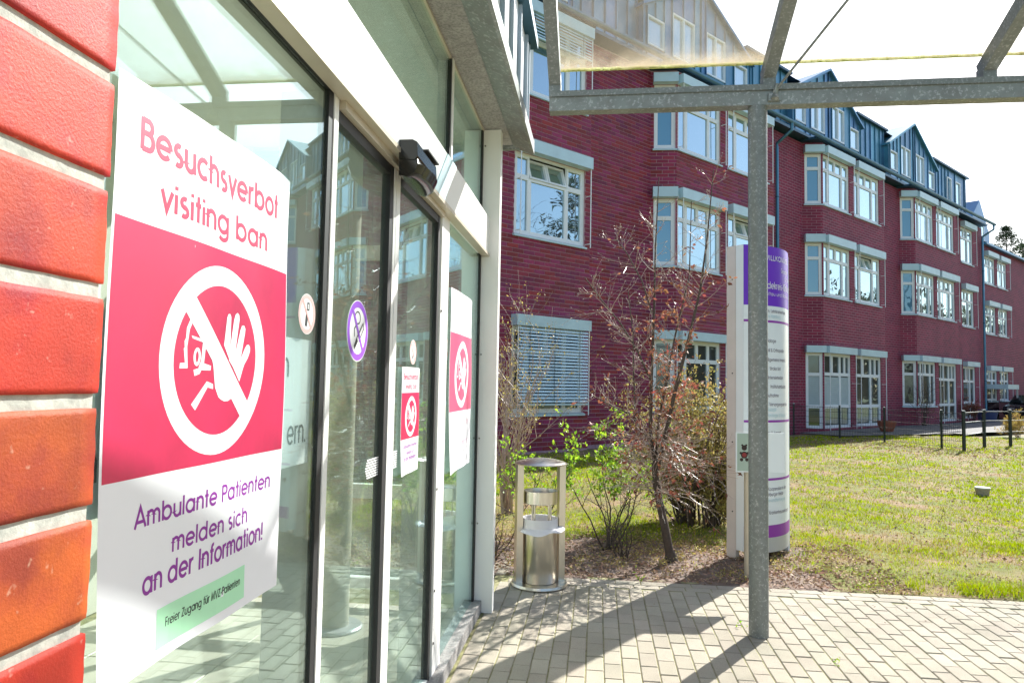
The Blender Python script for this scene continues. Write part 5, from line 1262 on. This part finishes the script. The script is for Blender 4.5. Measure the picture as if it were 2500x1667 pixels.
# ================================================================== FENCES, FAR OBJECTS
fn_ = thing('mesh_fence', 'low dark green wire mesh fence in front of the garden doors', 'fence', (8.8, 23.0, 0))
fp_ = [(6.2, 26.4), (6.85, 25.66), (7.97, 24.38), (8.84, 23.0), (9.64, 21.12), (9.92, 20.58)]
for (x, y) in fp_[1:-1]:
    mb = MB(); mb.box(x - .023, x + .023, y - .023, y + .023, -.02, 1.07); o = mb.build('post', 'fence_green', fn_)
    mb = MB(); mb.box(x - .028, x + .028, y - .028, y + .028, 1.0705, 1.09); mb.build('cap', 'grey_aluminium', o)
for (a, b) in zip(fp_[:-1], fp_[1:]):
    mb = MB(); A, B = Vector((*a, 0)), Vector((*b, 0)); L = (B - A).length; n = int(L / .06)
    for i in range(1, n): q = A.lerp(B, i / n); mb.bar(q + Vector((0, 0, .05)), q + Vector((0, 0, 1.02)), .005)
    for z in (.06, .25, .45, .65, .85, 1.0): mb.bar(A + Vector((0, 0, z)), B + Vector((0, 0, z)), .011)
    mb.build('mesh_panel', 'fence_green', fn_)
rb = thing('rail_barrier', 'dark post and rail barrier along the drive at the right edge', 'fence', (11.3, 22.2, 0))
rp = [(9.95, 20.55), (11.30, 22.18), (12.43, 22.95), (15.2, 24.6), (18.4, 26.5)]
for (x, y) in rp:
    mb = MB(); mb.box(x - .034, x + .034, y - .034, y + .034, -.02, 1.075); o = mb.build('post', 'fence_green', rb)
    mb = MB(); mb.box(x - .038, x + .038, y - .038, y + .038, 1.0755, 1.095); mb.build('cap', 'grey_aluminium', o)
for a, b in zip(rp[:-1], rp[1:]):
    for z in (1.03, .76, .42):
        mb = MB(); mb.bar((*a, z), (*b, z), .022, .022); mb.build('rail', 'galvanised', rb)

st_ = thing('stump_marker', 'short pale pipe stub standing in the lawn', 'marker', (6.02, 11.9, 0))
mb = MB(); mb.lathe([(0.085, -.02), (.10, .08), (.105, .10)], (6.02, 11.9, 0), 20); mb.build('stub', 'stump_wood', st_, smooth=True)
mb = MB(); mb.lathe([(.106, .101), (.112, .11), (.105, .122), (0, .124)], (6.02, 11.9, 0), 20); mb.build('cap', 'plaster', st_)
pt = thing('planter_tub', 'blue plant tub by the far glazed door', 'planter', tuple(FW(43.6, .35, .03)))
mb = MB(); c = FW(43.6, .35, .03); mb.lathe([(0, 0), (.38, 0), (.52, .55), (.55, .56), (.55, .60), (.48, .60), (.46, .5), (0, .5)], tuple(c), 24); mb.build('tub', 'planter_blue', pt, smooth=True)
sh = thing('stone_pot', 'brown earthenware pot at the foot of the glazed door', 'pot', tuple(FW(28.3, 1.3, 0)))
mb = MB(); c = FW(28.3, 1.3, 0); mb.lathe([(0, 0), (.2, 0), (.32, .3), (.34, .42), (.3, .44), (.27, .34), (0, .34)], tuple(c), 20); mb.build('pot', 'terracotta', sh, smooth=True)

def car(label, s, n, flip):
    base = FW(s, n, .03); c = thing('parked_car', label, 'car', tuple(base), 'cars parked by the far wing')
    f = Frame(base, E_ * flip, N_)
    prof = [(-2.1, .30), (2.1, .30), (2.15, .55), (2.05, .78), (1.15, .92), (.45, 1.42), (-1.1, 1.46), (-1.85, 1.05), (-2.12, .90)]
    mb = MB(); k = len(prof); rows = []
    for (y, sx, top) in ((-.85, 1, .94), (-.80, 1., 1.), (.80, 1., 1.), (.85, 1, .94)):
        rows.append([f(x * (sx if abs(y) < .82 else .985), y * (1 if z < 1. else .82), z * (top if z > .6 else 1) + (0 if z > .4 else (.03 if abs(y) > .82 else 0))) for x, z in prof])
    mb.add([p for r in rows for p in r], [(i * k + j, i * k + (j + 1) % k, (i + 1) * k + (j + 1) % k, (i + 1) * k + j) for i in range(3) for j in range(k)] + [tuple(range(k)), tuple(reversed(range(3 * k, 4 * k)))])
    mb.build('body', 'car_paint', c)
    for y in (-.875, .875):
        for x in (-1.3, 1.3):
            mb = MB(); cc = f(x, y * .93, .31); mb.tube([f(x, y * .86, .31), f(x, y, .31)], .31, 20); o = mb.build('wheel', 'tyre', c)
            mb = MB(); mb.tube([f(x, y * .99, .31), f(x, y * 1.006, .31)], .19, 14); mb.build('rim', 'chrome', o)
    mb = MB(); mb.add([f(1.12, -.66, .96), f(1.12, .66, .96), f(.48, .6, 1.40), f(.48, -.6, 1.40)], [(0, 1, 2, 3)]); mb.v = [tuple(Vector(v) + E_ * flip * .03 + Vector((0, 0, .02))) for v in mb.v]; mb.build('windscreen', 'car_glass', c)
    for y in (-1, 1):
        mb = MB(); mb.add([f(.95, .80 * y, .98), f(.42, .725 * y, 1.36), f(-1.05, .725 * y, 1.40), f(-1.7, .80 * y, 1.04)], [(0, 1, 2, 3) if y < 0 else (3, 2, 1, 0)]); mb.build('side_window', 'car_glass', c)
        mb = MB(); mb.box(2.05, 2.16, .45 * y - .18, .45 * y + .18, .60, .72, f); mb.build('headlight', 'chrome', c)
car('black car parked by the far brick wing', 49.6, .9, -1)
car('black car parked at the very right edge by the far wing', 55.2, 1.1, -1)
# dark porch above the car
pc = thing('entrance_porch', 'small grey flat porch roof on the far brick wing', 'porch', tuple(FW(48.0, -.5, 0)))
mb = MB(); mb.box(46.9, 48.95, -.555, .5, 1.78, 2.05, fr0); mb.build('roof', 'header_metal', pc)
mb = MB(); mb.box(46.95, 48.9, -.556, -.50, .02, 1.10, fr0); mb.build('door', 'car_glass', pc)
mb = MB(); mb.box(48.85, 48.93, .38, .46, .03, 1.78, fr0); mb.build('post', 'grey_aluminium', pc)
